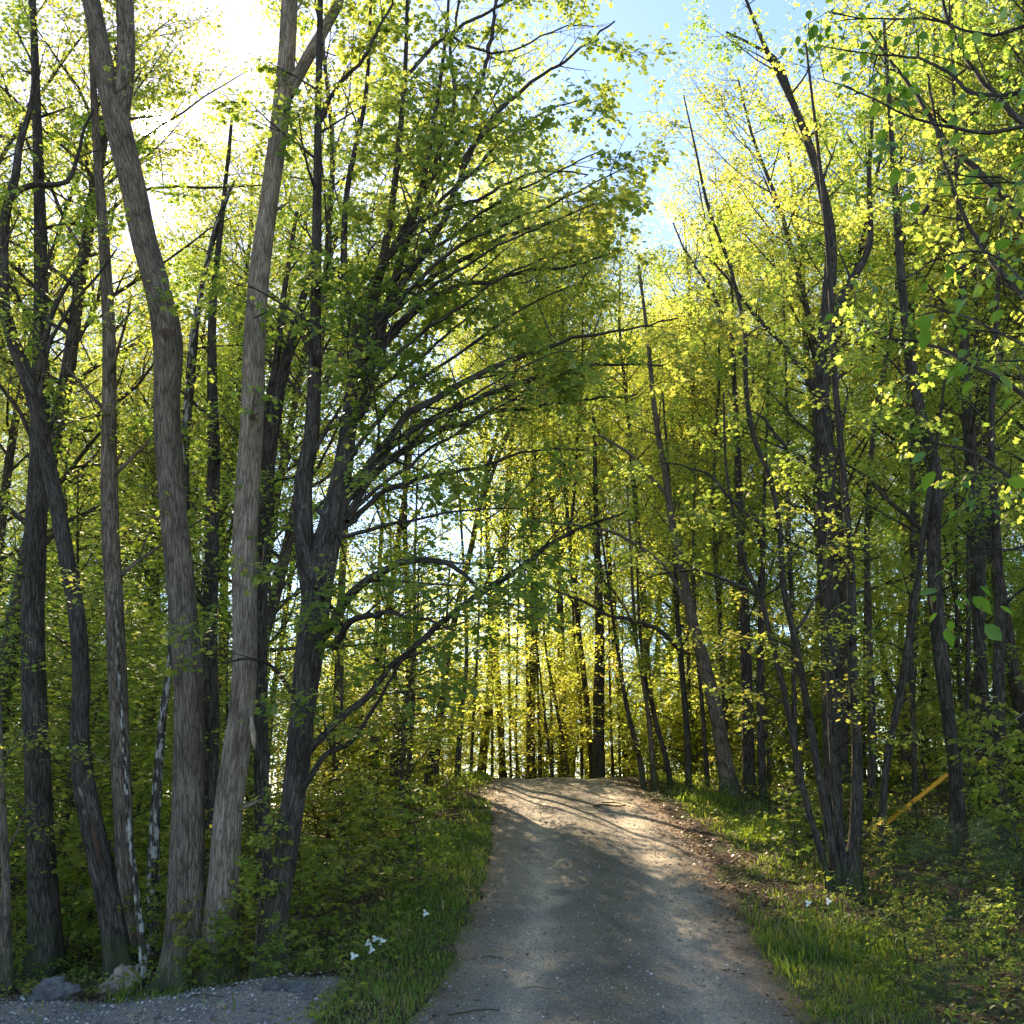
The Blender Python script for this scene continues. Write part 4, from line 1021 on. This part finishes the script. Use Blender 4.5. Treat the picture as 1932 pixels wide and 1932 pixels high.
def sc_tall(x, y, rnd):
    u, _ = proj(x, y, 8)
    vt = float(np.interp(u, [0, 880, 960, 1040, 1260, 1370, 1440, 1530, 1932], [-300, -300, 280, 420, 440, 390, 220, -80, -300]))
    top = at(u, vt + rnd.uniform(-20, 90), y).z - gz(x, y)
    H = min(top, rnd.uniform(17, 23)); hs = max(.35, H / 18)
    return rnd.uniform(.85, 1.15) * (.6 + .4 * hs), hs
ct = []
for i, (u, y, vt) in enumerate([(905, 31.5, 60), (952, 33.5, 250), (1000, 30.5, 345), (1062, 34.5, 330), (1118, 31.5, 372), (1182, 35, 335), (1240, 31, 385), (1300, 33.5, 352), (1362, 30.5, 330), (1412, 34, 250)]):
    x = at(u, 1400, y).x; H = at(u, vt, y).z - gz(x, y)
    place("forest_tree", tall_sunlit if i % 3 else tall, i * 3 + 1, x, y, .8 + .1 * (i % 3), H / 18.5, "one of the tall thin crowned trees closing the view above the road crest", "tree", "tall trees closing the view above the road crest")
    ct.append((x, y))
for i, (x, y, H, lab) in enumerate([(-2.1, 28.6, 18.5, "tall tree rising just left of the road crest behind the arching boughs"), (-3.4, 26.6, 18, "tall tree at the back of the left bank, its crown above the arching maple")]):
    place("forest_tree", tall, i * 2 + 2, x, y, 1.0, H / 18, lab, "tree", None)
    ct.append((x, y))
placed += ct
tp = try_place(92, 14, 50, 1.75, 1, acc_tall)
forest("forest_tree", tall, tp, "tall leafy trees", sc_tall)
placed += tp
pp = try_place(165, 12.5, 48, 1.05, 2, lambda x, y, r: clear_road(x, y, 1.2) and not (y > 34.5 and abs((x - 1.0) * .9298 + (y - 26) * .3681) < 6 and r.random() < .9) and not (y < 19 and 1640 < proj(x, y, gz(x, y) + 1)[0] < 1810))
forest("pole_tree", pole, pp, "slender understory trees", lambda x, y, r: (r.uniform(.7, 1.15), r.uniform(.6, 1.25)))
placed += pp
sp_ = try_place(120, 10.8, 34, .55, 3, lambda x, y, r: clear_road(x, y, .9) and not (x > 0 and y < 12 and x < 5) and not (x < 0 and y < 10.6) and not (y < 19 and 1640 < proj(x, y, gz(x, y) + 1)[0] < 1810))
forest("maple_sapling", sap, sp_, "leafy saplings", lambda x, y, r: (r.uniform(.7, 1.2), r.uniform(.6, 1.1)))
sq_ = try_place(46, 28.8, 36, .6, 9, lambda x, y, r: y > 28.6 and -7 < x < 11)
forest("pole_tree", pole_sunlit, sq_, "short leafy understory trees", lambda x, y, r: (r.uniform(.6, .95), r.uniform(.35, .75)))
placed += sp_

def far_woods():
    """the edge of the woods far beyond, which reads as one leafy mass"""
    rg = np.random.default_rng(77)
    n = 90000
    x = rg.uniform(-46, 44, n); y = rg.uniform(50, 57, n)
    topz = 7 + 6 * vnoise(x, y, 6, 31)
    z = topz * rg.random(n) ** 1.1
    k = (vnoise(x + z * .6, y + z, 1.3, 32) > .46)
    x, y, z = x[k], y[k], z[k]; n = len(x)
    C = np.stack([x, y, height(x, y) + z + .2], -1)
    D = rg.normal(0, 1, (n, 3)); D[:, 2] -= .4; N = np.array([[0, 0, 1.]]) + rg.normal(0, .5, (n, 3))
    e = link("far_woods", leaf_mesh("far_woods", C, D, N, rg.uniform(.10, .20, n), np.clip(vnoise(x, z, 1.5, 33) * .6 + rg.random(n) * .4, 0, 1), T_KITE, M_YG))
    tag(e, kind='stuff')
    T = Tubes()
    for i in range(130):
        a, b_ = rg.uniform(-46, 44), rg.uniform(50, 66); h = rg.uniform(9, 15); w = rg.uniform(.05, .14); g0 = gz(a, b_) - .2
        T.add([(a, b_, g0), (a + rg.normal(0, .3), b_, g0 + h * .5), (a + rg.normal(0, .7), b_, g0 + h)], [w, w * .7, .02], 6)
    o = T.build("far_trunks", B_MID, None); tag(o, kind='stuff')
far_woods()

# ------------------------------------------------------------------ saplings in front, placed one by one
SAPS = [(560, 1800, "sapling with drooping leaves right of the arching maple's base"), (640, 1760, "leafy sapling left of the white flowers on the left bank"), (700, 1700, "small leafy sapling on the left bank above the white flowers"),
      (730, 1620, "bushy sapling in the middle of the left bank"), (640, 1660, "dark leafy sapling in the shade of the left bank"), (790, 1700, "thin stemmed sapling standing closest to the left grass verge"),
      (590, 1720, "low sapling hugging the arching maple's trunk"), (670, 1600, "leafy sapling high on the left bank"), (780, 1600, "small sapling beside the upper left verge"),
      (120, 1830, "sapling with bright leaves between the dark rock and the tan rock"), (60, 1800, "leafy sapling in front of the broad far left trunk"), (170, 1810, "sapling touching the dark leaning trunk on its left"),
      (330, 1846, "sapling of fine leaves at the foot of the leaning grey trunk"), (385, 1848, "sapling of fine leaves between the two pale trunks"), (450, 1840, "sapling right of the pale straight trunk's foot"), (300, 1850, "short sapling at the foot of the birch"),
      (1700, 1760, "yellow leaved sapling right of the right white flowers"), (1660, 1690, "yellow leaved sapling beside the clump of slender stems"), (1760, 1700, "leafy sapling under the blurred pine"),
      (1900, 1780, "narrow leaved young plant near the right edge"), (1780, 1880, "low reddish sapling near the lower right corner"), (1500, 1620, "small sapling left of the clump on the leafy slope"), (1870, 1900, "dark leafy sapling in the lower right corner"), (1650, 1850, "thin stemmed sapling in the right grass"),
      (352, 1862, "leafy sapling directly in front of the leaning grey trunk's foot"), (410, 1858, "fine leaved sapling in front of the pale straight trunk's foot"), (365, 1838, "taller fine leaved sapling between the feet of the two pale trunks"),
      (475, 1852, "leafy sapling left of the arching maple's foot"), (540, 1848, "leafy sapling at the right foot of the arching maple"), (20, 1850, "sapling beside the small grey stem at the far left"),
      (1860, 1690, "leafy sapling behind the blurred pine")]
for i, (u, v, lab) in enumerate(SAPS):
    x, y = ground_hit(u, v)
    s = random.uniform(.55, .85)
    if u > 1600: s = random.uniform(.26, .4)
    if v > 1835 and u < 560: s = random.uniform(.34, .55)
    place("maple_sapling", sap, i, x, y, s, s * random.uniform(.8, 1.1), lab, "sapling", "saplings along the edge of the woods")

# ------------------------------------------------------------------ soft pines, lower right
def pine(label, u, v, H, spread, seed, first=.3, dens=1.0):
    x, y = ground_hit(u, v); z0 = gz(x, y); rnd = random.Random(seed); rg = np.random.default_rng(seed)
    e = empty("pine_sapling", (x, y, z0), label, "pine")
    T = Tubes(); T.add([(0, 0, -.05), (0, 0, H * .5), (rnd.gauss(0, .02), 0, H)], [.012, .009, .003], 8); A = []
    for c in range(int(26 * dens)):
        t = first + (1 - first) * rnd.random(); az = rnd.uniform(0, 6.283); L = spread * (1.1 - .75 * (t - first) / (1 - first)) * rnd.uniform(.7, 1.1)
        B = []; AA = []
        grow(Vector((0, 0, H * t)), Vector((math.cos(az), math.sin(az), .25)), L, .005, 0, dict(seg=[.08, .06], wob=.05, trop=[.0, .02], levels=1, per_m=[9], t0=[.2], flat=.3, ang=(30, 55), len=[.2], leaf_lvl=0, leaf_m=38, rr=.6), B, AA, rnd)
        for p_, r_, lv in B: T.add(p_, r_, 4)
        A += AA
    T.build("trunk", B_MID, e)
    Ap = np.repeat(np.array([a for a, _ in A]), 9, 0); Ad = np.repeat(np.array([d for _, d in A]), 9, 0); n = len(Ap)
    D = norm(Ad * .9 + rg.normal(0, .55, (n, 3))); N = rg.normal(0, 1, (n, 3))
    NT = (np.array([(0, -.012, 0), (0, .012, 0), (1, 0, 0)]), [(0, 1, 2)])
    link("crown", leaf_mesh("crown", Ap, D, N, rg.uniform(.05, .09, n), rg.random(n), NT, M_NEEDLE), e)
pine("soft needled young pine with drooping grey green sprays at the right", 1846, 1840, 1.35, .85, 401, .55, 1.2)
pine("small dark bushy pine in the lower right corner", 1790, 1925, .42, .3, 402, .1, .9)
pine("low spreading pine seedling beside the right grass", 1710, 1800, .3, .38, 403, .2, .6)

# ------------------------------------------------------------------ rocks
def rock(label, u, v, size, mat, seed, rot=0., tilt=0.):
    import bmesh
    from mathutils import noise
    x, y = ground_hit(u, v)
    bm = bmesh.new(); bmesh.ops.create_icosphere(bm, subdivisions=5, radius=1)
    for vv in bm.verts:
        p = vv.co.copy(); q = p * 1.3 + Vector((seed * 3.7, 0, 0))
        d = noise.fractal(q, .8, 2.0, 6) * .34 - abs(noise.noise(q * 1.6)) * .35
        f = noise.cell(q * 1.2) * .10
        c = p * (1 + d + f)
        c.z = max(c.z, -.5) if c.z < 0 else c.z
        vv.co = Vector((c.x * size[0], c.y * size[1], c.z * size[2]))
    me = bpy.data.meshes.new("rock"); bm.to_mesh(me); bm.free(); me.materials.append(mat)
    for p in me.polygons: p.use_smooth = True
    o = link("rock", me); o.location = (x, y + size[1] * .5, gz(x, y) + size[2] * .1); o.rotation_euler = (0, tilt, rot)
    return tag(o, label, "rock")
rock("tan rock with a flat top at the foot of the dark leaning trunk", 240, 1868, (.25, .18, .20), M_ROCK, 1, .2, -.05)
rock("tan rock sloping down left beside the larger tan rock", 204, 1874, (.24, .14, .11), M_ROCK, 6, .4, -.5)
rock("dark pointed rock in the weeds at the far left", 88, 1890, (.24, .14, .15), M_ROCKD, 2, .3, -.45)
rock("flat dark rock at the edge of the gravel near the arching maple", 560, 1872, (.15, .10, .08), M_ROCKD, 3, .1)
rock("small flat grey rock left of the flat dark one", 512, 1870, (.12, .08, .06), M_ROCKD, 4, .5)
rock("small mossy dark stone among broad leaves by the gravel", 582, 1888, (.06, .05, .07), M_ROCKD, 5)

# ------------------------------------------------------------------ trilliums
def trillium(label, u, v, s=1.0, seed=0, face=0.):
    x, y = ground_hit(u, v); rnd = random.Random(seed)
    h = .20 * s; y = y; x = x
    # stand so that the bloom shows at this spot
    x, y = ground_hit(u, v + h * F / max(y, 1))
    e = empty("trillium", (x, y, gz(x, y)), label, "flower", "white trilliums beside the road")
    T = Tubes(); T.add([(0, 0, -.02), (.004, 0, h * .6), (.01, -.01, h)], [.004, .003, .0025], 6)
    T.build("stem", M_STEM, e)
    a = np.array([rnd.uniform(0, 1) + k * 2.094 for k in range(3)])
    D = np.stack([np.cos(a), np.sin(a), .15 + 0 * a], -1); N = np.array([[0, 0, 1.]] * 3)
    C = np.array([(.004, 0, h * .62)] * 3)
    wide = (T_OVAL[0] * np.array([1, 1.25, 1]), T_OVAL[1])
    for k in range(3):
        link("leaf", leaf_mesh("leaf", C[k:k + 1], D[k:k + 1], N[k:k + 1], np.array([.09 * s]), np.array([.4]), wide, M_UN), e)
    b = a + .5
    ax = Vector((math.sin(face) * .8, -.8, .35)).normalized(); s1 = perp(ax); s2 = ax.cross(s1)
    for k in range(3):
        d = (s1 * math.cos(b[k]) + s2 * math.sin(b[k])) + ax * .25
        link("petal", leaf_mesh("petal", np.array([(.01, -.012, h)]), np.array([tuple(d)]), np.array([tuple(ax)]), np.array([.044 * s]), np.array([.5]), wide, M_PETAL), e)
M_STEM = plain("green_stem", (.12, .2, .05))
for i, (u, v, lab) in enumerate([(1525, 1711, "white trillium, left one of the pair below the clump of slender stems"), (1563, 1707, "white trillium, right one of the pair below the clump of slender stems"),
        (800, 1729, "single white trillium at the upper end of the left grass"), (692, 1788, "white trillium, leftmost of the three highest blooms on the left bank"), (706, 1778, "white trillium, topmost of the left bank cluster"),
        (718, 1784, "white trillium, rightmost of the left bank cluster"), (698, 1800, "white trillium in the middle of the left bank cluster facing down"), (665, 1812, "white trillium lowest and farthest left on the left bank")]):
    trillium(lab, u, v, 1.0, 500 + i, (i % 3 - 1) * .4)

# ------------------------------------------------------------------ yellow guy wire guard
ga = at(1664, 1560, 18.5); gb = at(1786, 1462, 19.3)
e = empty("guy_wire", (ga.x, ga.y, gz(ga.x, ga.y)), "slanting steel guy wire sleeved in a yellow orange plastic tube in the right woods", "guy wire")
o3 = Vector(e.location)
d3 = (gb - ga)
T = Tubes(); T.add([ga + d3 * t - o3 for t in np.linspace(.0, 1, 8)], [.038] * 8, 14); T.build("guard_tube", M_YEL, e)
T = Tubes(); T.add([ga + d3 * .43 - o3, ga + d3 * .445 - o3], [.041, .041], 14); T.build("strap", M_WOUND, e)
top = ga + d3 * 6.2; bot = ga - d3 * .35
bot.z = gz(bot.x, bot.y) - .1 if bot.z < gz(bot.x, bot.y) else bot.z
T = Tubes(); T.add([bot - o3, ga - o3, top - o3], [.008, .008, .008], 6); T.build("wire", M_STEEL, e)

# ------------------------------------------------------------------ sticks and twigs on the road
def stick(label, pts, r, mat=B_DARK, forks=()):
    P = []
    for u, v in pts:
        x, y = ground_hit(u, v); P.append(Vector((x, y, gz(x, y) + .02 + r)))
    o = P[0].copy(); e = empty("fallen_branch", o, label, "branch")
    rows = catmull([(*(p - o), r * (1 - .4 * i / len(P))) for i, p in enumerate(P)], .04)
    T = Tubes(); T.add(rows[:, :3], rows[:, 3], 7, .08, 3)
    for f in forks:
        Q = []
        for u, v in f:
            x, y = ground_hit(u, v); Q.append(Vector((x, y, gz(x, y) + .03 + r)) - o)
        T.add(Q, [r * .7] * (len(Q) - 1) + [r * .3], 6)
    T.build("stem", mat, e)
stick("dark forked branch lying across the upper road", [(1120, 1525), (1140, 1522), (1165, 1525), (1182, 1523)], .018, forks=[[(1136, 1519), (1158, 1519), (1172, 1521)], [(1122, 1526), (1119, 1518)]])
stick("long thin curved twig on the gravel at the bottom", [(845, 1922), (880, 1916), (918, 1911), (944, 1914)], .006)
stick("thin short twig in the middle of the lower gravel", [(985, 1871), (1010, 1868), (1035, 1872)], .004)
stick("thin pale twig on the lower gravel, left wheel track", [(905, 1812), (925, 1810), (950, 1813)], .004, B_GREY)
stick("thin bleached stick lying along the right leafy slope", [(1566, 1770), (1600, 1790), (1640, 1812), (1680, 1838)], .008, B_GREY)
stick("bleached twig on the grey gravel patch", [(360, 1886), (385, 1882), (430, 1888)], .006, B_GREY)
stick("dark bent dead branch low in the right undergrowth", [(1800, 1772), (1840, 1786), (1900, 1790)], .012)

# trunk wounds and scars, parts of their trees
def find(lab):
    return next(o for o in COL.objects if o.get('label', '').startswith(lab))
def patch_on(tree, name, u0, v0, u1, v1, w, Y, mat, proud=.02):
    t = find(tree); o = Vector(t.location)
    a = at(u0, v0, Y); b = at(u1, v1, Y); rr = []
    pts = [a.lerp(b, k / 8) - o for k in range(9)]
    rad = [max(.004, w * math.sin(math.pi * (k + .6) / 9.2) ** .7) for k in range(9)]
    T = Tubes(); T.add(pts, rad, 12, .12, 4); T.build(name, mat, t)
patch_on("pale grey straight", "scar", 474, 1352, 480, 1412, .03, y2 - .09, M_SCAR)
patch_on("dark trunk with a split", "knot", 152, 1478, 166, 1512, .055, y3 - .065, B_GREY)
patch_on("dark trunk with a split", "wound", 172, 1540, 192, 1640, .028, y3 - .125, M_WOUND)
patch_on("thick light grey", "knot", 318, 618, 320, 646, .085, y1 - .11, M_WOUND)

print("objects", len(bpy.data.objects), "y1", y1, y2, y3, yD, yR)
